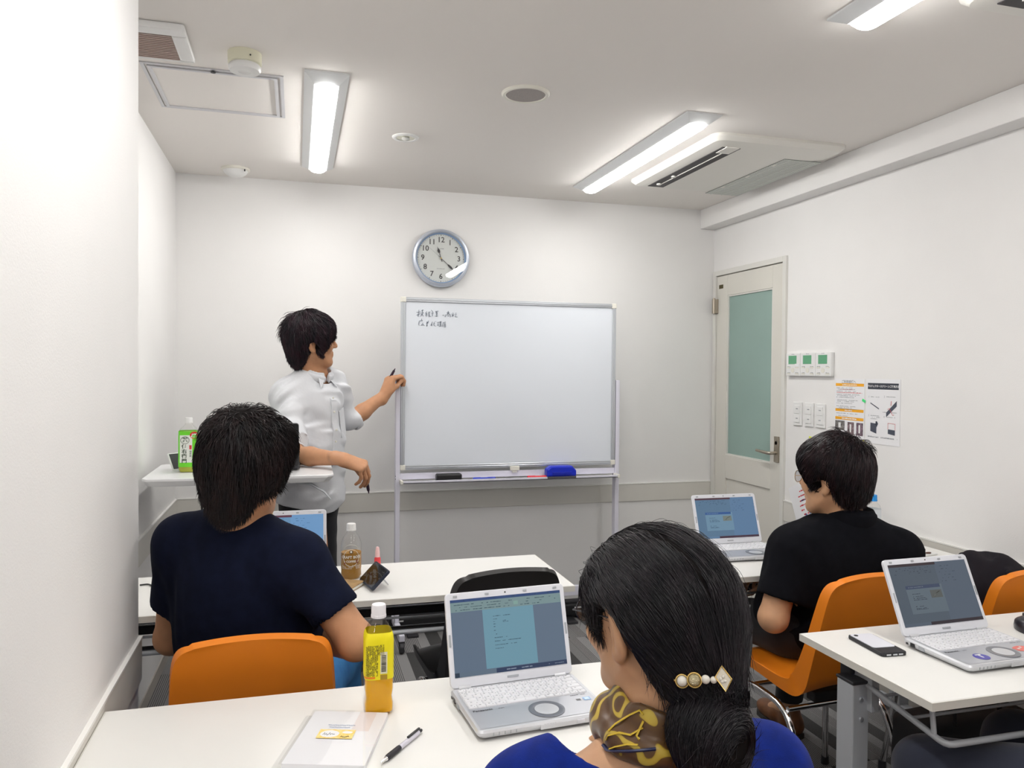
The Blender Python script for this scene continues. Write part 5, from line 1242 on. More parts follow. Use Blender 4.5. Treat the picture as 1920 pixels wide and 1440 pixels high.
def hair_object(root, S, lo, hi, h, m, sets, name='hair', avoid=()):
    V, Q = surface(S, lo, hi, h); V = relax(V, Q, 1); VV, QQ = [V], [Q]; b = len(V); nq = len(Q)
    for mask, kw in sets:
        R = np.random.default_rng(kw.get('seed', 1)); cand = V[mask(V)] if mask else V; cnt = kw.pop('count'); 
        if len(cand) == 0: continue
        roots = cand[R.integers(0, len(cand), cnt)] + R.normal(size=(cnt, 3)) * h * .4
        S0 = Sdf(); S0.L = [l for l in S.L if l[1] != '+']; v, q = strands(S0, roots, **kw)
        if len(avoid):
            npt = len(v) // cnt; bad = np.zeros(cnt, bool)
            for c_, r_, H_ in avoid: bad |= ((np.linalg.norm(((v - c_) @ H_) / r_, axis=1) < 1).reshape(cnt, npt)).any(1)
            q = q.reshape(cnt, -1, 4)[~bad].reshape(-1, 4)
        VV.append(v); QQ.append(q + b); b += len(v)
    QQ = np.concatenate(QQ); VV = np.concatenate(VV); used = np.zeros(len(VV), bool); used[QQ.ravel()] = True; VV = VV[used]; QQ = (np.cumsum(used) - 1)[QQ]
    base = mat('hair_undercoat', (.008, .0065, .0065), .9, spec=.1)
    return link(name, np_mesh(name, VV, QQ, [base, m], True, (np.arange(len(QQ)) >= nq).astype(np.int32)), None, root)
def local(o, H, P): return (np.asarray(P) - o) @ H
M_skin = mat('skin_tan', (.56, .285, .155), .48, var=.12, vscale=25, bump=.05, bscale=400, sss=.06, spec=.35)
M_skin2 = mat('skin_light', (.64, .36, .205), .46, var=.10, vscale=25, bump=.05, bscale=400, sss=.06, spec=.35)
def shoe(root, ankle, fwd, m, msole, L=.27):
    fwd = unit(V3(fwd[0], fwd[1], 0)); lat = np.cross(fwd, V3(0, 0, 1)); g = V3(ankle[0], ankle[1], 0); M = np.stack([lat, fwd, V3(0, 0, 1)], 1); S = Sdf()
    S.cap(g - fwd * .035 + V3(0, 0, .042), g + fwd * .05 + V3(0, 0, .048), .037, .038, k=0); S.ell(g + fwd * .125 + V3(0, 0, .036), (.046, .085, .034), M, k=.04); S.cap(g - fwd * .02 + V3(0, 0, .05), g - fwd * .012 + V3(0, 0, .092), .036, .036, k=.03)
    S.cap(g - fwd * .012 + V3(0, 0, .085), g - fwd * .005 + V3(0, 0, .15), .029, .031, k=.006, op='s'); S.half(g + V3(0, 0, .014), (0, 0, -1), k=.004)
    o_ = soft('shoe', S, g - .26, g + V3(.26, .26, .14), .006, m, root)
    P = [tuple(g + fwd * y + lat * x) for x, y in ((-.03, -.06), (-.034, -.02), (-.034, .04), (-.046, .11), (-.040, .17), (-.015, .205), (.015, .205), (.040, .17), (.046, .11), (.034, .04), (.034, -.02), (.03, -.06), (0, -.075))]
    MB().prism(P, (0, 0, .018)).build('sole', msole, o_)
def trousers(root, PV, M, legs, m, g=0., h=.009, hem=.10, top=.12, name='trousers', wr=.003, seed=3):
    """legs = [(hip, knee, ankle)...]"""
    S = Sdf(); lat, fw, up = M.T; lo = np.minimum.reduce([l[i] for l in legs for i in range(3)] + [PV]) - .2; hi = np.maximum.reduce([l[i] for l in legs for i in range(3)] + [PV]) + .25
    S.ell(PV, (.172 + g, .122 + g, .13), M, k=0)
    for hip, knee, ank in legs:
        S.cap(hip, knee, .088 + g, .064 + g, k=.05); S.cap(knee, ank, .062 + g, .048 + g, k=.03)
    S.fn(folds(wr, 42, seed), '+')
    for hip, knee, ank in legs: S.half(V3(0, 0, hem), (0, 0, -1), k=.004)
    S.half(PV + up * top, up, k=.006)
    return soft(name, S, lo, hi, h, m, root)

def settle(root, loc):
    root.location = tuple(loc)
    for c in root.children: c.matrix_parent_inverse = Matrix.Translation(tuple(-np.asarray(loc, float)))
def glasses(root, o, H, sc, m_frame, lens=None):
    p = lambda x, y, z: tuple(o + H @ (V3(x, y, z) * sc)); g = MB(); r = .0011
    for s in (-1, 1):
        g.tube([p(s * .033 + .024 * math.cos(a), .108 - .004 * abs(math.cos(a)), .004 + .019 * math.sin(a)) for a in np.linspace(0, 2 * math.pi, 24)[:-1]], r, 6, closed=True)
        g.tube([p(s * .057, .104, .008), p(s * .071, .095, .010), p(s * .080, .03, .012), p(s * .082, -.015, .010), p(s * .080, -.035, -.008)], r, 6)
    g.tube([p(-.009, .109, .008), p(0, .112, .011), p(.009, .109, .008)], r, 6)
    go = g.build('glasses', m_frame, root, smooth=True)
    for s in (-1, 1):
        q = MB(); P = [p(s * .033 + .0232 * math.cos(a), .1075 - .004 * abs(math.cos(a)), .004 + .0182 * math.sin(a)) for a in np.linspace(0, 2 * math.pi, 24)[:-1]]
        q.prism(P, tuple(H @ V3(0, .0012, 0))).build('lens', glass_mat('spectacle_lens', (.92, .93, .95), 0., 1.5), go)
def crop_box(P, pad): P = np.array(P); return P.min(0) - pad, P.max(0) + pad
M_shoe = mat('shoe_black', (.02, .02, .022), .4); M_sole = mat('sole_dark', (.05, .045, .04), .7); M_brown = mat('brown_leather', (.20, .075, .025), .4, var=.3, vscale=30)
M_trs = mat('black_trousers', (.010, .010, .013), .85, bump=.15, bscale=500, sheen=.1)

# ================================================================== man in the navy tee
def man_navy():
    root = empty('person', (0, 0, 0), 0, 'seated man in a navy tee seen from behind, dark messy hair, blue jeans', 'person', 'people in the room')
    o = at(462, 880, 1.88); H = head_frame(-32, -4, 3)
    NB = at(446, 992, 1.93); SL = at(342, 1018, 1.99); SR = at(560, 1052, 1.88); PV = at(470, 1338, 2.02)
    EL = at(322, 1195, 2.10); WL = V3(-.12, 2.40, .70); ER = at(668, 1202, 1.86); WR = V3(.02, 2.30, .64)
    B = Sdf(); head_prims(B, o, H); M = torso_frame(NB, SL, SR, PV); lat, fw, up = M.T
    B.cap(o + H @ V3(0, -.028, -.05), NB - up * .02, .056, .062, k=.03); B.cap(NB + up * .0, SL, .04, .045, k=.04); B.cap(NB, SR, .04, .045, k=.04)
    B.cap(NB - up * .12, PV, .095, .11, k=.06, fl=(fw, .7))
    for S_, E_, W_, sd, nr in ((SL, EL, WL, 1, V3(.2, .2, -1)), (SR, ER, WR, -1, V3(-.2, .2, -1))):
        B.cap(S_, E_, .048, .044, k=.02); B.cap(E_, W_, .046, .029, k=.015)
    for hx in (-1, 1): B.cap(PV, PV + V3(hx * .09, .38, -.03), .07, .045, k=.03); B.cap(PV + V3(hx * .09, .38, -.03), PV + V3(hx * .09, .45, -.42), .045, .03, k=.02)
    hand_prims(B, WL, unit(WL - EL) * V3(1, 1, .2), V3(0, .2, -1), -1, (18, 25, 15)); hand_prims(B, WR, unit(V3(-.6, .8, .1)), V3(-.1, .0, -1), 1, (20, 30, 20))
    lo, hi = crop_box([o, NB, SL, SR, EL, ER, WL, WR, PV, PV + V3(.1, .5, -.45)], .16)
    soft('body', B, lo, hi, .0052, M_skin, root); face_extras(root, o, H)
    T = Sdf(); torso_prims(T, NB, SL, SR, PV, .010, slim=1.08)
    T.ell(NB - up * .30 + fw * .01, (.185, .12, .22), M, k=.06)
    for S_, E_, q in ((SL, EL, .62), (SR, ER, .66)):
        T.cap(S_ - up * .005, S_ + (E_ - S_) * q, .063, .064, k=.05)
    T.fn(folds(.0038, 52, 5), '+')
    for S_, E_, q in ((SL, EL, .62), (SR, ER, .66)):
        d = unit(E_ - S_); e = S_ + (E_ - S_) * q
        T.fn((lambda d, e: (lambda P: np.where(np.linalg.norm(P - e.astype(np.float32), axis=1) < .115, (P - e.astype(np.float32)) @ d.astype(np.float32), -1.)))(d, e), 'i', .004)
        T.cap(e - d * .03, e + d * .06, .051, .053, k=.006, op='s')
    T.cap(NB - up * .012 + fw * .02, NB + up * .16 + fw * .05, .066, .075, k=.012, op='s')
    T.half(PV - up * .10, -up, k=.01)
    M_navy = mat('navy_cotton', (.0060, .0085, .024), .95, var=.25, vscale=30, bump=.18, bscale=700, spec=.15)
    lo, hi = crop_box([NB, SL, SR, EL, ER, PV], .17); sh = soft('tee_shirt', T, lo, hi, .0065, M_navy, root)
    C = Sdf(); C.ring(NB + up * .012 + fw * .022, unit(up + fw * .30), .070, .0085, fl=.75, hs=1.6); soft('collar', C, NB - .12, NB + .12, .004, M_navy, sh)
    kn = [PV + V3(-.11, .0, -.01), V3(-.24, 2.50, .51), V3(-.24, 2.52, .10)]; kr = [PV + V3(.10, .0, -.01), V3(.135, 2.47, .515), V3(.16, 2.55, .10)]
    M_jean = mat('blue_denim', (.025, .13, .36), .8, var=.45, vscale=12, bump=.25, bscale=600, var2=(.05, .22, .50))
    trousers(root, PV, M, [kn, kr], M_jean, .004, .009, .09, .06, 'jeans', .004)
    for a in (kn[2], kr[2]): shoe(root, a, (0, 1, 0), M_shoe, M_sole)
    # hair
    S = Sdf(); p = lambda x, y, z: o + H @ V3(x, y, z)
    S.ell(p(0, -.012, .052), (.097, .114, .100), H, k=0); S.ell(p(0, -.056, -.015), (.076, .056, .080), H, k=.05); S.ell(p(0, -.058, -.075), (.048, .032, .042), H, k=.03)
    for s in (-1, 1): S.ell(p(s * .073, -.002, .012), (.022, .060, .056), H, k=.03)
    S.ell(p(0, .066, .062), (.082, .048, .050), H, k=.04)
    S.ell(p(0, .105, -.045), (.072, .072, .082), H, k=.01, op='s'); S.half(p(0, 0, -.112), H @ V3(0, .2, -1), k=.01)
    S.fn(folds(.0035, 75, 9, .6), '+')
    hm = hair_material('hair_black_brown', (.006, .0055, .007), (.020, .010, .010))
    def flow(P):
        q = local(o, H, P); w = V3(.012, -.062, .150); d = q - w; d = d / (np.linalg.norm(d, axis=1, keepdims=True) + 1e-6)
        d[:, 2] -= .45; d[:, 1] += np.where(q[:, 1] > .01, .5, 0); d[:, 0] += np.where(q[:, 2] > .09, .25 * np.sin(q[:, 1] * 60), 0)
        return d @ H.T
    z = lambda P: local(o, H, P)
    lo, hi = crop_box([o], .18)
    hair_object(root, S, lo, hi, .0045, hm, [
        (lambda P: z(P)[:, 2] > -.10, dict(count=9000, flow=flow, L=(.05, .085), r=.0009, lift=(-.003, .0045), free=.8, jitter=.16, seed=2, gravity=.1)),
        (lambda P: (z(P)[:, 2] < -.02) & (z(P)[:, 1] < .02), dict(count=2200, flow=flow, L=(.03, .060), r=.0010, lift=(-.002, .004), free=.45, jitter=.16, seed=3, gravity=.5)),
        (lambda P: z(P)[:, 2] > .11, dict(count=1500, flow=flow, L=(.04, .065), r=.0009, lift=(-.002, .010), free=.9, jitter=.5, seed=4))])
    settle(root, (PV[0], PV[1], 0))
man_navy()

# ================================================================== man in the black polo
def man_black():
    root = empty('person', (0, 0, 0), 0, 'seated man in a black polo and glasses, turned towards the whiteboard', 'person', 'people in the room')
    o = at(1563, 896, 2.52); H = head_frame(24, -4, 0)
    NB = at(1588, 988, 2.52); SL = at(1484, 1030, 2.53); SR = at(1686, 1036, 2.53); PV = V3(1.70, 2.26, .56)
    EL = at(1450, 1158, 2.50); WL = EL + V3(.14, .20, -.02); ER = SR + V3(.06, .06, -.27); WR = V3(1.70, 2.46, .66)
    B = Sdf(); head_prims(B, o, H); M = torso_frame(NB, SL, SR, PV); lat, fw, up = M.T
    B.cap(o + H @ V3(0, -.028, -.05), NB - up * .02, .054, .060, k=.03); B.cap(NB, SL, .04, .045, k=.04); B.cap(NB, SR, .04, .045, k=.04); B.cap(NB - up * .12, PV, .095, .11, k=.06, fl=(fw, .7))
    for S_, E_, W_ in ((SL, EL, WL), (SR, ER, WR)): B.cap(S_, E_, .048, .046, k=.02); B.cap(E_, W_, .047, .029, k=.015)
    hand_prims(B, WL, unit(WL - EL), V3(.3, -.3, -.9), -1, (25, 30, 20)); hand_prims(B, WR, unit(V3(-.4, .8, -.1)), V3(-.1, 0, -1), 1, (25, 30, 20))
    aL, aR = V3(1.645, 2.735, .10), V3(1.88, 2.62, .10); kL, kR = V3(1.545, 2.52, .515), V3(1.86, 2.55, .515)
    for k_, a_ in ((kL, aL), (kR, aR)): B.cap(PV, k_, .07, .045, k=.03); B.cap(k_, a_, .045, .034, k=.02); B.cap(a_, a_ + V3(0, .10, -.05), .03, .028, k=.02)
    lo, hi = crop_box([o, NB, SL, SR, EL, ER, WL, WR, PV, aL, aR], .16); soft('body', B, lo, hi, .0052, M_skin2, root); face_extras(root, o, H)
    T = Sdf(); torso_prims(T, NB, SL, SR, PV, .012, slim=1.05); T.ell(NB - up * .28, (.185, .115, .22), M, k=.06)
    for S_, E_, q in ((SL, EL, .72), (SR, ER, .70)): T.cap(S_ - up * .005, S_ + (E_ - S_) * q, .066, .074, k=.05)
    T.fn(folds(.0036, 48, 12), '+')
    for S_, E_, q in ((SL, EL, .72), (SR, ER, .70)):
        d = unit(E_ - S_); e = S_ + (E_ - S_) * q
        T.fn((lambda d, e: (lambda P: np.where(np.linalg.norm(P - e.astype(np.float32), axis=1) < .12, (P - e.astype(np.float32)) @ d.astype(np.float32), -1.)))(d, e), 'i', .004)
        T.cap(e - d * .03, e + d * .06, .059, .062, k=.006, op='s')
    T.cap(NB - up * .012 + fw * .02, NB + up * .16 + fw * .05, .064, .072, k=.012, op='s'); T.half(PV - up * .10, -up, k=.01)
    M_blk = mat('black_pique', (.0055, .0058, .0085), .95, var=.2, vscale=40, bump=.22, bscale=900, spec=.15)
    lo, hi = crop_box([NB, SL, SR, EL, ER, PV], .17); sh = soft('polo_shirt', T, lo, hi, .0065, M_blk, root)
    C = Sdf(); cn = unit(up + fw * .25)
    C.ring(NB + up * .045 + fw * .008, cn, .064, .0070, fl=.9, hs=4.4, k=0); C.ring(NB + up * .034 + fw * .006, cn, .076, .0065, fl=.9, hs=4.4, k=.008)
    C.ell(NB + up * .04 + fw * .10, (.016, .05, .06), M, op='s', k=.004); soft('collar', C, NB - .13, NB + .13, .004, M_blk, sh)
    trousers(root, PV, M, [(PV + V3(-.09, 0, 0), kL, aL), (PV + V3(.09, 0, 0), kR, aR)], M_trs, .004, .009, .13, .06)
    shoe(root, aL, (-.15, 1, 0), M_brown, M_sole); shoe(root, aR, (.05, 1, 0), M_brown, M_sole)
    glasses(root, o, H, 1., mat('gold_wire', (.55, .38, .20), .3, .9))
    S = Sdf(); p = lambda x, y, z: o + H @ V3(x, y, z)
    S.ell(p(0, -.012, .054), (.095, .114, .096), H, k=0); S.ell(p(0, -.058, -.012), (.080, .060, .085), H, k=.05)
    for s in (-1, 1): S.ell(p(s * .073, .000, .018), (.022, .060, .052), H, k=.03)
    S.ell(p(0, .058, .062), (.076, .044, .048), H, k=.03); S.ell(p(0, .108, -.050), (.080, .066, .078), H, k=.008, op='s')
    for s in (-1, 1): S.ell(p(s * .096, -.002, -.040), (.036, .040, .042), H, k=.008, op='s')
    S.half(p(0, 0, -.098), H @ V3(0, .35, -1), k=.012); S.fn(folds(.0025, 70, 19, .5), '+')
    hm = hair_material('hair_black_plum', (.006, .005, .007), (.022, .009, .011))
    def flow(P):
        q = local(o, H, P); w = V3(.03, -.075, .140); d = q - w; d = d / (np.linalg.norm(d, axis=1, keepdims=True) + 1e-6); d[:, 2] -= .5; d[:, 1] += np.where(q[:, 1] > .0, .35, 0); return d @ H.T
    z = lambda P: local(o, H, P); lo, hi = crop_box([o], .18)
    hair_object(root, S, lo, hi, .0050, hm, [
        (lambda P: z(P)[:, 2] > -.07, dict(count=8500, flow=flow, L=(.06, .10), r=.0011, lift=(-.003, .0030), free=.9, jitter=.09, seed=2)),
        (lambda P: (z(P)[:, 2] < -.01) & (z(P)[:, 1] < .03), dict(count=1200, flow=flow, L=(.03, .05), r=.0010, lift=(-.002, .003), free=.6, jitter=.08, seed=3, gravity=.4)),
        (lambda P: (z(P)[:, 2] > .10) & (z(P)[:, 1] < -.02), dict(count=350, flow=flow, L=(.035, .05), r=.0009, lift=(-.002, .012), free=.9, jitter=.35, seed=4))], avoid=[(p(s_ * .086, -.012, -.022), (.014, .022, .030), H) for s_ in (-1, 1)])
    settle(root, (PV[0], PV[1], 0))
man_black()

# ================================================================== presenter
def presenter():
    root = empty('person', (0, 0, 0), 0, 'standing presenter in a white shirt leaning on the lectern, facing the whiteboard', 'person', 'people in the room')
    o = at(584, 641, 3.56); H = head_frame(-79, 2, 2)
    NB = at(590, 706, 3.60); SL = at(625, 722, 3.74); SR = at(536, 744, 3.50); PV = at(583, 925, 3.66)
    ER = at(552, 853, 3.36); WR = at(641, 861, 3.22); EL = at(657, 790, 3.84); WL = at(722, 740, 3.95)
    B = Sdf(); head_prims(B, o, H); M = torso_frame(NB, SL, SR, PV); lat, fw, up = M.T
    B.cap(o + H @ V3(0, -.028, -.05), NB - up * .02, .052, .058, k=.03); B.cap(NB, SL, .04, .04, k=.04); B.cap(NB, SR, .04, .04, k=.04); B.cap(NB - up * .12, PV, .08, .09, k=.06, fl=(fw, .7))
    for S_, E_, W_ in ((SL, EL, WL), (SR, ER, WR)): B.cap(S_, E_, .042, .040, k=.02); B.cap(E_, E_ + (W_ - E_) * .35, .040, .040, k=.015); B.cap(E_ + (W_ - E_) * .35, W_, .040, .0255, k=.015)
    # hanging right hand with a pen, raised left hand by the board edge
    tipsR = hand_prims(B, WR, V3(.93, -.12, -.34), V3(-.25, .50, -.83), 1, (52, 26, 14), thumb=(.75, .05, .65), idx=(58, 14, 8), sc=1.12, spread=6)
    hand_prims(B, WL, V3(.30, .10, .90), V3(.75, .45, -.25), -1, (60, 62, 40), thumb=(.80, .15, .55), sc=1.08)
    kR, kL = at(528, 1075, 3.55), at(612, 1080, 3.70); aR, aL = V3(kR[0] - .03, kR[1] + .03, .10), V3(kL[0] + .03, kL[1] + .03, .10)
    for k_, a_ in ((kR, aR), (kL, aL)): B.cap(PV, k_, .06, .045, k=.03); B.cap(k_, a_, .045, .034, k=.02)
    lo, hi = crop_box([o, NB, SL, SR, EL, ER, WL, WR, PV, aL, aR], .16); soft('body', B, lo, hi, .0042, M_skin, root); face_extras(root, o, H)
    # shirt
    T = Sdf(); torso_prims(T, NB, SL, SR, PV, .012, slim=.88)
    hemc = PV - up * .06; T.cap(hemc + up * .28, hemc - up * .14, .146, .172, k=.05, fl=(fw, .84))
    T.cap(SR - up * .005, SR + (ER - SR) * .80, .064, .062, k=.045); T.cap(SR + (ER - SR) * .80, ER + (WR - ER) * .02, .060, .055, k=.03)
    T.cap(SL - up * .005, SL + (EL - SL) * .9, .060, .056, k=.045); T.cap(SL + (EL - SL) * .9, EL + (WL - EL) * .16, .057, .055, k=.03)
    T.fn(folds(.0100, 60, 31, .5), '+')
    for E_, W_, q, rr in ((ER, WR, .06, .10), (EL, WL, .17, .10)):
        d = unit(W_ - E_); e = E_ + (W_ - E_) * q
        T.fn((lambda d, e, rr: (lambda P: np.where(np.linalg.norm(P - e.astype(np.float32), axis=1) < rr, (P - e.astype(np.float32)) @ d.astype(np.float32), -1.)))(d, e, rr), 'i', .004)
        T.cap(e - d * .03, e + d * .07, .046, .050, k=.006, op='s')
    T.cap(NB - up * .02 + fw * .02, NB + up * .15 + fw * .05, .060, .070, k=.010, op='s')
    hb = hemc + up * .012
    T.fn(lambda P: -((P - hb.astype(np.float32)) @ up.astype(np.float32)) - .022 * np.cos(((P - hb.astype(np.float32)) @ lat.astype(np.float32)) * 16), 'i', .004)
    M_sh = mat('white_oxford', (.70, .71, .74), .85, bump=.75, bscale=20, spec=.2)
    lo, hi = crop_box([NB, SL, SR, EL, ER, PV - up * .1], .18); sh = soft('shirt', T, lo, hi, .0058, M_sh, root)
    C = Sdf(); cn = unit(up - fw * .05); cc = NB + up * .020 + fw * .012
    C.ring(cc, unit(up + fw * .28), .064, .006, fl=.9, hs=4., k=0); C.ring(cc - up * .006, unit(up + fw * .28), .074, .0055, fl=.9, hs=3.2, k=.006)
    C.ell(cc + fw * .085 + up * .01, (.012, .06, .07), M, op='s', k=.004); soft('collar', C, NB - .13, NB + .13, .0038, M_sh, sh)
    for s in (-1, 1):      # collar points
        a = cc + fw * .068 + lat * s * .020; P = T.snap(np.array([cc + fw * .055 + lat * s * .045 - up * .010, cc + fw * .075 + lat * s * .012 - up * .012, cc + fw * .080 + lat * s * .050 - up * .070]), .007)
        MB().prism([tuple(q) for q in P], tuple(fw * .004)).build('collar_point', M_sh, sh, bevel=.001, seg=1)
    zz = np.linspace(-.055, -.40, 16); mid = T.snap(np.array([NB + up * z_ + fw * .16 for z_ in zz]), .003, 8); pl = MB(); V = []; F = []
    for i, q in enumerate(mid): V += [tuple(q - lat * .016), tuple(q + lat * .016), tuple(q + lat * .016 - fw * .008), tuple(q - lat * .016 - fw * .008)]
    for i in range(len(mid) - 1): F += [(4 * i + k, 4 * i + (k + 1) % 4, 4 * i + 4 + (k + 1) % 4, 4 * i + 4 + k) for k in range(4)]
    F += [(0, 1, 2, 3), tuple(4 * len(mid) - 4 + k for k in (3, 2, 1, 0))]; pl.add(V, F).build('placket', M_sh, sh, smooth=True)
    for q in mid[1::3]: MB().lathe([(.0052, 0), (.0052, .0025), (.003, .003)], (0, 0, 0), 12).xf(Matrix.Translation(tuple(q)) @ Vector(tuple(fw)).to_track_quat('Z', 'Y').to_matrix().to_4x4()).build('button', M_offw, sh)
    pk = [NB - up * z_ + lat * x_ + fw * .16 for z_ in (.15, .27) for x_ in (-.045, -.13)]; pk = T.snap(np.array(pk), .0025, 8)
    MB().prism([tuple(pk[i]) for i in (0, 1, 3, 2)], tuple(fw * .0025)).build('pocket', M_sh, sh, bevel=.0008, seg=1)
    for E_, W_, q in ((ER, WR, .045), (EL, WL, .14)):
        d = unit(W_ - E_); e = E_ + (W_ - E_) * q; C = Sdf(); C.ring(e - d * .012, d, .052, .0075, fl=.8, hs=3.2); C.fn(folds(.002, 60, 4), '+'); soft('cuff', C, e - .11, e + .11, .0045, M_sh, sh)
    trousers(root, PV, M, [(PV + lat * .075, kR, aR), (PV - lat * .075, kL, aL)], M_trs, -.014, .010, .09, .10)
    shoe(root, aR, (-.2, -1, 0), M_shoe, M_sole); shoe(root, aL, (.6, -.8, 0), M_shoe, M_sole)
    # hair
    S = Sdf(); p = lambda x, y, z: o + H @ V3(x, y, z)
    S.ell(p(0, -.014, .052), (.096, .114, .098), H, k=0); S.ell(p(0, -.060, -.015), (.078, .058, .082), H, k=.05); S.ell(p(0, -.064, -.078), (.048, .032, .040), H, k=.03)
    for s in (-1, 1): S.ell(p(s * .073, .008, .010), (.022, .060, .056), H, k=.03); S.ell(p(s * .073, .024, -.025), (.012, .014, .034), H, k=.012)
    S.ell(p(0, .060, .058), (.077, .043, .052), H, k=.03); S.ell(p(0, .112, -.050), (.084, .082, .074), H, k=.006, op='s')
    for s in (-1, 1): S.ell(p(s * .092, -.008, -.030), (.030, .018, .030), H, k=.006, op='s')
    S.half(p(0, 0, -.112), H @ V3(0, .25, -1), k=.012); S.fn(folds(.0026, 70, 29, .5), '+')
    hm = hair_material('hair_black_wine', (.007, .006, .010), (.028, .009, .016))
    def flow(P):
        q = local(o, H, P); w = V3(.0, -.055, .150); d = q - w; d = d / (np.linalg.norm(d, axis=1, keepdims=True) + 1e-6); d[:, 2] -= .55; d[:, 1] += np.where(q[:, 1] > .0, .3, 0); return d @ H.T
    z = lambda P: local(o, H, P); lo, hi = crop_box([o], .19)
    hair_object(root, S, lo, hi, .0052, hm, [
        (lambda P: z(P)[:, 2] > -.09, dict(count=6500, flow=flow, L=(.06, .10), r=.0013, lift=(-.003, .0035), free=.85, jitter=.09, seed=2)),
        (lambda P: (z(P)[:, 2] < -.02) & (z(P)[:, 1] < .03), dict(count=900, flow=flow, L=(.025, .05), r=.0012, lift=(-.002, .004), free=.5, jitter=.12, seed=3, gravity=.5)),
        (lambda P: (z(P)[:, 2] > .06) & (z(P)[:, 1] < -.03), dict(count=420, flow=flow, L=(.05, .08), r=.0009, lift=(-.002, .014), free=.7, jitter=.3, seed=4))], avoid=[(p(s_ * .086, -.012, -.022), (.014, .022, .030), H) for s_ in (-1, 1)])
    settle(root, (PV[0], PV[1], 0))
    # pens in the hands
    def pen(a, b, label):
        a = np.array(a); b = np.array(b); L = np.linalg.norm(b - a); q = Vector(tuple(b - a)).to_track_quat('X', 'Z').to_euler(); t_ = empty('marker_pen', tuple((a + b) / 2), 0, label, 'marker', 'marker pens held by the presenter', rot=tuple(q))
        MB().lathe([(.0018, L / 2), (.0035, L / 2 - .010), (.0062, L / 2 - .014), (.0068, L / 2 - .03), (.0068, -L / 2 + .03)], seg=14, axis='x').build('barrel', mat('pen_plum', (.03, .012, .03), .35), t_, smooth=True)
        MB().lathe([(.0072, -L / 2 + .03), (.0072, -L / 2 + .004), (.005, -L / 2), (0, -L / 2)], seg=14, axis='x').build('end_cap', M_black, t_, smooth=True)
    pt = tipsR[0]; pen(pt + V3(-.012, -.010, .055), pt + V3(.004, -.014, -.048), "dark marker pen in the presenter's lowered hand"); pen(at(727, 716, 3.965), at(741, 691, 3.95), "dark marker pen in the presenter's raised hand")
presenter()

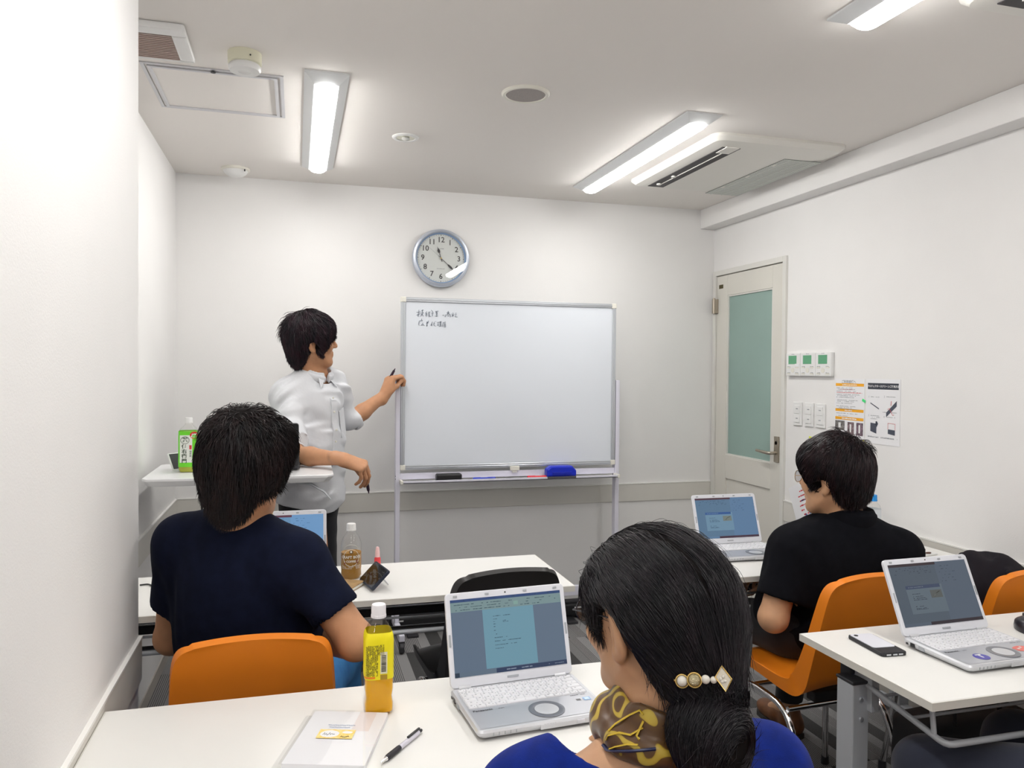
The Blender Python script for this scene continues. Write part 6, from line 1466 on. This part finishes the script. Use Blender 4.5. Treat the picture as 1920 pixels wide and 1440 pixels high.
# ================================================================== woman in blue
def woman():
    root = empty('person', (0, 0, 0), 0, 'woman in a blue top with her hair in a low bun, seen from behind', 'person', 'people in the room')
    o = at(1219, 1154, 1.10); H = head_frame(20, -8, 0); sc = .95
    NB = at(1206, 1402, 1.085); SL = at(985, 1500, 1.04); SR = at(1436, 1446, 1.14); PV = V3(.50, .86, .55)
    M = torso_frame(NB, SL, SR, PV); lat, fw, up = M.T
    EL = SL + V3(-.06, .10, -.26); WL = V3(.36, 1.20, .735); ER = SR + V3(.05, .12, -.26); WR = V3(.60, 1.25, .735)
    B = Sdf(); head_prims(B, o, H, sc, 1.08)
    B.cap(o + H @ V3(0, -.026, -.06), NB - up * .03, .050, .056, k=.03); B.cap(NB - up * .022, SL - up * .012, .040, .040, k=.045); B.cap(NB - up * .022, SR - up * .012, .040, .040, k=.045)
    B.ell(NB - up * .11, (.135, .085, .12), M, k=.05); B.cap(NB - up * .12, PV, .085, .10, k=.06, fl=(fw, .7))
    for S_, E_, W_ in ((SL, EL, WL), (SR, ER, WR)): B.cap(S_, E_, .040, .036, k=.02); B.cap(E_, W_, .036, .024, k=.015)
    hand_prims(B, WL, V3(.2, 1, -.05), V3(0, 0, -1), -1, (12, 20, 12), sc=.92); hand_prims(B, WR, V3(-.2, 1, -.05), V3(0, 0, -1), 1, (12, 20, 12), sc=.92)
    kL, kR = V3(.37, 1.22, .50), V3(.56, 1.22, .50); aL, aR = V3(.37, 1.25, .10), V3(.57, 1.25, .10)
    for k_, a_ in ((kL, aL), (kR, aR)): B.cap(PV, k_, .06, .04, k=.03); B.cap(k_, a_, .04, .03, k=.02)
    lo, hi = crop_box([o, NB, SL, SR, EL, ER, WL, WR, PV, aL, aR], .15); soft('body', B, lo, hi, .0036, M_skin2, root); face_extras(root, o, H, sc)
    T = Sdf(); torso_prims(T, NB - up * .012, SL, SR, PV, .008, slim=.92)
    for S_, E_ in ((SL, EL), (SR, ER)): T.cap(S_ - up * .006, S_ + (E_ - S_) * .55, .056, .062, k=.04)
    T.fn(folds(.0026, 44, 41, .5), '+')
    for S_, E_ in ((SL, EL), (SR, ER)):
        d = unit(E_ - S_); e = S_ + (E_ - S_) * .55
        T.fn((lambda d, e: (lambda P: np.where(np.linalg.norm(P - e.astype(np.float32), axis=1) < .10, (P - e.astype(np.float32)) @ d.astype(np.float32), -1.)))(d, e), 'i', .004); T.cap(e - d * .03, e + d * .06, .048, .052, k=.006, op='s')
    T.ell(NB + up * .055 + fw * .00, (.125, .13, .105), M, k=.008, op='s'); T.half(PV - up * .08, -up, k=.01)
    M_blue = mat('royal_blue_knit', (.003, .020, .22), .9, var=.25, vscale=40, bump=.25, bscale=900, spec=.2, sheen=.05)
    lo, hi = crop_box([NB, SL, SR, EL, ER, PV], .15); soft('blue_top', T, lo, hi, .0050, M_blue, root)
    trousers(root, PV, M, [(PV + V3(-.08, 0, 0), kL, aL), (PV + V3(.08, 0, 0), kR, aR)], M_trs, .0, .010, .10, .08)
    for a in (aL, aR): shoe(root, a, (0, 1, 0), M_shoe, M_sole)
    # scarf with gold print
    m = bpy.data.materials.new('printed_silk'); m.use_nodes = True; nt = m.node_tree; b = nt.nodes['Principled BSDF']; b.inputs['Roughness'].default_value = .38; b.inputs['Sheen Weight'].default_value = .2
    tc = nt.nodes.new('ShaderNodeTexCoord'); wv = nt.nodes.new('ShaderNodeTexWave'); wv.wave_type = 'RINGS'; wv.inputs['Scale'].default_value = 7; wv.inputs['Distortion'].default_value = 14; wv.inputs['Detail'].default_value = 1.; wv.inputs['Detail Scale'].default_value = 2.5
    nt.links.new(tc.outputs['Object'], wv.inputs['Vector']); cr = nt.nodes.new('ShaderNodeValToRGB'); e = cr.color_ramp.elements
    e[0].position = 0; e[0].color = (.085, .035, .008, 1); e[1].position = .80; e[1].color = (.12, .055, .010, 1); q = e.new(.86); q.color = (.48, .33, .03, 1); q = e.new(.97); q.color = (.55, .40, .05, 1)
    nt.links.new(wv.outputs['Fac'], cr.inputs[0]); nt.links.new(cr.outputs[0], b.inputs['Base Color'])
    na = o + H @ V3(0, -.026, -.06); nb_ = NB - up * .03; nc = na + (nb_ - na) * .50; S = Sdf(); n_ = unit(na - nb_)
    S.ring(nc, n_, .062, .011, fl=.8, hs=2.6, k=0); S.ring(nc - n_ * .022, n_, .074, .012, fl=.8, hs=1.5, k=.008); S.ring(nc + n_ * .020, n_, .058, .008, fl=.8, hs=1.6, k=.005)
    S.ell(nc - lat * .050 + fw * .050 + n_ * .0, (.030, .030, .038), M, k=.02); S.fn(folds(.0026, 70, 51, .5), '+')
    sf = soft('scarf', S, nc - .13, nc + .13, .0032, m, root, label='brown silk neck scarf with gold print')
    gold = mat('gold_print', (.55, .38, .03), .4); gm = MB()
    def on(a, v): c = nc + n_ * v + (math.cos(a) * lat + math.sin(a) * fw) * .10; return S.snap(c[None], .0008, 8)[0]
    for path in ([(3.95, .020), (3.85, .028), (3.65, .027), (3.45, .018), (3.35, .004)], [(4.0, .004), (3.8, -.002), (3.6, .0), (3.42, -.006), (3.36, -.012)], [(3.98, .012), (3.92, -.004), (4.0, -.012)], [(4.0, -.022), (3.8, -.020), (3.6, -.024), (3.5, -.028)]):
        gm.tube([on(*q) for q in path], .0022, 6, flat=.5)
    gm.build('gold_motif', gold, sf, smooth=True)
    nv = MB(); nv.tube([on(a, -.031) for a in np.linspace(3.2, 4.3, 12)], .0042, 6, flat=.5); nv.build('navy_border', mat('scarf_navy', (.015, .02, .07), .4), sf, smooth=True)
    glasses(root, o, H, sc, mat('dark_wire', (.05, .05, .06), .3, .8))
    # hair: smooth cap drawn back into a low bun
    p = lambda x, y, z: o + H @ (V3(x, y, z) * sc)
    tie = p(.002, -.110, -.098); bun = p(-.018, -.110, -.150)
    S = Sdf(); S.ell(p(.006, -.016, .043), np.array((.094, .113, .092)) * sc, H, k=0); S.ell(p(.016, -.072, -.022), np.array((.086, .062, .086)) * sc, H, k=.05)
    for s in (-1, 1): S.ell(p(s * .066, -.030, .022), np.array((.026, .050, .044)) * sc, H, k=.04)
    S.ell(p(.004, .056, .054), np.array((.066, .040, .042)) * sc, H, k=.03)
    S.ell(p(-.068, .045, .028), np.array((.010, .020, .042)) * sc, H, k=.015)
    S.ell(p(0, .108, -.045), np.array((.078, .066, .084)) * sc, H, k=.008, op='s')
    for s in (-1, 1): S.ell(p(s * .096, .004, -.024), np.array((.052, .046, .060)) * sc, H, k=.008, op='s'); S.ell(p(s * .077, -.018, -.090), np.array((.045, .045, .055)) * sc, H, k=.015, op='s')
    S.cap(p(.006, -.075, -.05), tie, .055, .036, k=.04); S.half(p(0, 0, -.134), H @ V3(0, .6, -1), k=.012)
    S.fn(folds(.0016, 60, 61, .4), '+')
    hm = hair_material('hair_soft_black', (.007, .0065, .009), (.016, .011, .015), .36)
    def flow(P):
        q = local(o, H, P); d = (tie - P); d = d / (np.linalg.norm(d, axis=1, keepdims=True) + 1e-6); up_ = np.clip((q[:, 2] - .02) / .1, 0, 1)[:, None]
        back = (H @ V3(0, -1, -.15))[None]; out = d * (1 - .45 * up_) + back * .9 * up_; out += (H @ V3(-.25, 0, 0))[None] * np.where(q[:, 0:1] < -.02, 1, -.6) * up_; return out
    z = lambda P: local(o, H, P) / sc
    def down(P): d = np.tile((H @ V3(-.10, -.1, -1)), (len(P), 1)); return d
    lo, hi = crop_box([o], .20)
    hair_object(root, S, lo, hi, .0042, hm, [
        (lambda P: z(P)[:, 2] > -.11, dict(count=17000, flow=flow, L=(.07, .14), n=10, r=.0007, lift=(-.0025, .0022), free=1.1, jitter=.07, seed=2)),
        (lambda P: (z(P)[:, 2] > .03), dict(count=240, flow=flow, L=(.05, .10), n=12, r=.00032, lift=(-.001, .007), free=.6, jitter=.16, seed=3)),
        (lambda P: (z(P)[:, 0] < -.06) & (z(P)[:, 1] > .02), dict(count=500, flow=down, L=(.025, .055), n=9, r=.0006, lift=(-.002, .004), free=.5, jitter=.12, seed=4)),
        (lambda P: (z(P)[:, 2] < -.03) & (z(P)[:, 1] < -.03), dict(count=500, flow=down, L=(.03, .08), n=9, r=.0004, lift=(-.001, .006), free=.4, jitter=.25, seed=5))], avoid=[(p(s_ * .084, -.012, -.014), np.array((.016, .024, .036)) * sc, H) for s_ in (-1, 1)])
    # bun: coiled hank
    K = Sdf(); ax = unit(H @ V3(.1, -1., -.25)); K.ell(bun, (.050, .042, .052), H, k=0); K.cap(tie, bun + H @ V3(0, .01, .02), .034, .038, k=.03)
    K.ring(bun + ax * .020, ax, .030, .020, k=.012); K.fn(folds(.0022, 90, 71, .6), '+')
    def coil(P):
        q = P - bun; t_ = np.cross(np.tile(ax, (len(P), 1)), q); t_ /= np.linalg.norm(t_, axis=1, keepdims=True) + 1e-6; return t_ + .15 * ax
    lo, hi = crop_box([bun, tie], .09)
    hair_object(root, K, lo, hi, .0036, hm, [(None, dict(count=4200, flow=coil, L=(.05, .10), n=10, r=.00065, lift=(-.0025, .0022), free=.9, jitter=.10, seed=6)), (None, dict(count=260, flow=coil, L=(.03, .06), n=8, r=.0004, lift=(-.001, .008), free=.5, jitter=.5, seed=7))], 'hair_bun')
    # hair clip: pearls and a diamond on a gold bar
    U = Sdf(); U.L = [l for l in S.L if l[1] != '+']
    U2 = Sdf(); U2.fn(lambda P: np.minimum(U(P), K(P)))
    def hit(x_, y_, off):
        a_ = V3(0, 0, CAM_H); v_ = unit(at(x_, y_, 1.) - a_); t_ = .6
        for _ in range(40): t_ += .8 * float(U2((a_ + v_ * t_)[None])[0])
        return a_ + v_ * (t_ - off)
    L0 = hit(1310, 1274, .0); cl = empty('hair_clip', tuple(L0), 0, "gold hair clip with pearls and a diamond shaped stone on the woman's bun", 'hair clip')
    dd = max(.006, 0.); pts = [hit(x_, y_, .009) - L0 for x_, y_ in ((1279, 1277), (1302, 1275), (1323, 1274), (1338, 1275))]
    gd = mat('clip_gold', (.65, .45, .16), .25, .95); pe = mat('pearl', (.80, .76, .68), .18, coat=.6)
    view = unit(at(1310, 1272, 1.) - V3(0, 0, CAM_H)); rt = unit(np.cross(view, V3(0, 0, 1))); uu = np.cross(rt, view)
    MB().tube([tuple(pts[0] - rt * .010 + view * .006), tuple(pts[1] + view * .006), tuple(pts[3] + view * .006), tuple(hit(1350, 1273, .006) - L0 + view * .004)], .0022, 8).build('bar', gd, cl, smooth=True)
    def ball(c, r, nm_, mm): return MB().lathe([(r * math.sin(a), -r * math.cos(a)) for a in np.linspace(.001, math.pi - .001, 14)], tuple(c), 22).build(nm_, mm, cl, smooth=True)
    ball(pts[0], .0066, 'pearl', pe); MB().tube([tuple(pts[0] + .0078 * (math.cos(a) * rt + math.sin(a) * uu)) for a in np.linspace(0, 2 * math.pi, 24)[:-1]], .0012, 6, closed=True).build('pearl_rim', gd, cl, smooth=True)
    ball(pts[1], .0072, 'glitter_ball', mat('glitter', (.78, .70, .45), .15, .7, bump=.9, bscale=900)); MB().tube([tuple(pts[1] + .0086 * (math.cos(a) * rt + math.sin(a) * uu)) for a in np.linspace(0, 2 * math.pi, 24)[:-1]], .0013, 6, closed=True).build('pearl_rim', gd, cl, smooth=True)
    ball(pts[2], .0056, 'pearl', pe); ball(pts[3], .0044, 'pearl', pe)
    c = hit(1350, 1273, .014) - L0 + rt * .004; dm = [c + uu * .0155 - rt * .002, c + rt * .0100 + uu * .0010, c - uu * .0140 + rt * .003, c - rt * .0100 + uu * .0015]
    MB().prism([tuple(q) for q in dm], tuple(view * .0035)).build('diamond_plate', mat('clip_stone', (.72, .66, .55), .3, .3), cl, bevel=.0006, seg=1)
    MB().tube([tuple(q - view * .0006) for q in dm], .0012, 6, closed=True).build('diamond_rim', gd, cl)
    for du, dr in ((.003, 0), (-.002, .002), (0, -.003), (-.003, -.001)): ball(c + uu * du + rt * dr - view * .001, .0020, 'stone', pe)
    settle(root, (PV[0], PV[1], 0))
woman()

# ================================================================== person at the right edge (only the lap shows)
def person_right():
    root = empty('person', (0, 0, 0), 0, 'person at the right edge, only dark trousers showing under the desk', 'person', 'people in the room')
    PV = V3(1.77, 1.12, .55); NB = V3(1.80, 1.10, 1.05); SL = V3(1.64, 1.15, 1.0); SR = V3(1.98, 1.07, 1.0); o = V3(1.80, 1.13, 1.20); H = head_frame(15, -6)
    M = torso_frame(NB, SL, SR, PV); lat, fw, up = M.T; EL, ER = SL + V3(.0, .0, -.27), SR + V3(.04, .04, -.27); WL, WR = V3(1.72, 1.24, .63), V3(1.88, 1.22, .63)
    B = Sdf(); head_prims(B, o, H); B.cap(o + H @ V3(0, -.028, -.05), NB, .054, .06, k=.03); B.cap(NB - up * .05, PV, .09, .11, k=.06, fl=(fw, .7)); B.cap(NB, SL, .04, .045, k=.04); B.cap(NB, SR, .04, .045, k=.04)
    for S_, E_, W_ in ((SL, EL, WL), (SR, ER, WR)): B.cap(S_, E_, .045, .042, k=.02); B.cap(E_, W_, .042, .027, k=.015)
    hand_prims(B, WL, V3(.1, 1, -.2), V3(0, -.2, -1), -1, (15, 25, 15)); hand_prims(B, WR, V3(-.3, 1, -.2), V3(0, -.2, -1), 1, (15, 25, 15))
    kL, kR = V3(1.455, 1.49, .475), V3(1.76, 1.52, .49); aL, aR = V3(1.47, 1.45, .10), V3(1.77, 1.46, .10)
    for k_, a_ in ((kL, aL), (kR, aR)): B.cap(PV, k_, .06, .045, k=.03); B.cap(k_, a_, .045, .03, k=.02)
    lo, hi = crop_box([o, SL, SR, EL, ER, WL, WR, PV, aL, aR], .15); soft('body', B, lo, hi, .007, M_skin, root); face_extras(root, o, H)
    T = Sdf(); torso_prims(T, NB, SL, SR, PV, .012)
    for S_, E_, W_ in ((SL, EL, WL), (SR, ER, WR)): T.cap(S_, E_, .06, .055, k=.04); T.cap(E_, E_ + (W_ - E_) * .8, .052, .04, k=.03)
    T.cap(NB, NB + up * .2, .066, k=.01, op='s'); T.fn(folds(.003, 30, 81), '+'); T.half(PV - up * .08, -up, k=.01)
    lo, hi = crop_box([NB, SL, SR, EL, ER, WL, WR, PV], .15); soft('dark_shirt', T, lo, hi, .009, mat('charcoal_shirt', (.02, .02, .025), .9), root)
    trousers(root, PV, M, [(PV + V3(-.09, .02, 0), kL, aL), (PV + V3(.09, .02, 0), kR, aR)], mat('slate_trousers', (.022, .026, .045), .9, bump=.2, bscale=600, sheen=.2), .010, .009, .10, .06)
    for a in (aL, aR): shoe(root, a, (0, 1, 0), M_shoe, M_sole)
    S = Sdf(); p = lambda x, y, z: o + H @ V3(x, y, z); S.ell(p(0, -.012, .05), (.094, .112, .096), H, k=0); S.ell(p(0, -.055, -.02), (.078, .06, .085), H, k=.05); S.ell(p(0, .105, -.03), (.075, .07, .09), H, k=.01, op='s'); S.half(p(0, 0, -.1), (0, 0, -1), k=.01); S.fn(folds(.003, 75, 9, .6), '+')
    lo, hi = crop_box([o], .17)
    def flow(P):
        q = local(o, H, P); d = q - V3(0, -.06, .145); d = d / (np.linalg.norm(d, axis=1, keepdims=True) + 1e-6); d[:, 2] -= .5; d[:, 1] += np.where(q[:, 1] > 0, .4, 0); return d @ H.T
    hair_object(root, S, lo, hi, .006, hair_material('hair_plain_black', (.007, .006, .007), (.018, .011, .010)), [(lambda P: local(o, H, P)[:, 2] > -.08, dict(count=5000, flow=flow, L=(.05, .08), r=.0013, lift=(-.003, .004), free=.85, jitter=.14, seed=2))])
    settle(root, (PV[0], PV[1], 0))
person_right()

# ================================================================== jacket on the far chair, bag under the right desk
S = Sdf(); c = V3(2.22, 2.06, .45)
S.ell(c + V3(0, .06, .10), (.17, .15, .13), k=0); S.ell(c + V3(.05, .02, .24), (.15, .12, .11), k=.06); S.ell(c + V3(-.06, .06, .22), (.10, .10, .10), k=.05); S.cap(c + V3(-.16, .10, .10), c + V3(.02, .05, .30), .05, .06, k=.04); S.cap(c + V3(.1, .04, .30), c + V3(.2, .0, .22), .06, .05, k=.04)
S.fn(folds(.013, 44, 91, .5), '+'); S.half(c + V3(0, 0, .004), (0, 0, -1), k=.01); S.half(c + V3(.0, -.145, 0), (0, -1, .15), k=.01)
t = empty('jacket', (0, 0, 0), 0, 'dark jacket heaped on the orange chair at the right edge', 'jacket')
soft('jacket_cloth', S, c - .3, c + V3(.32, .32, .45), .007, mat('dark_jacket', (.008, .006, .010), .8, bump=.5, bscale=25, spec=.25), t); settle(t, c)
S = Sdf(); c = V3(1.84, 1.76, 0)
def rb(P):
    q = np.abs(P - np.array((c[0], c[1], .235), np.float32)) - np.array((.17, .040, .195), np.float32); return np.linalg.norm(np.maximum(q, 0), axis=1) + np.minimum(q.max(1), 0) - .03
S.fn(rb); S.fn(folds(.006, 20, 95, .3), '+'); S.half((0, 0, .004), (0, 0, -1), k=.006)
t = empty('tote_bag', (0, 0, 0), 0, 'black bag standing on the floor behind the right desk', 'bag')
soft('bag_body', S, c + V3(-.3, -.2, -.02), c + V3(.3, .2, .52), .007, mat('bag_black', (.010, .010, .012), .8, bump=.2, bscale=300), t)
for s in (-1, 1): MB().tube(catmull(np.array([(c[0] - .09, c[1] + s * .06, .44), (c[0] - .07, c[1] + s * .045, .50), (c[0], c[1] + s * .048, .53), (c[0] + .07, c[1] + s * .045, .50), (c[0] + .09, c[1] + s * .04, .44)]), 5), .007, 8, flat=.5).build('handle', mat('bag_black', (.010, .010, .012), .8), t, smooth=True)
settle(t, c)
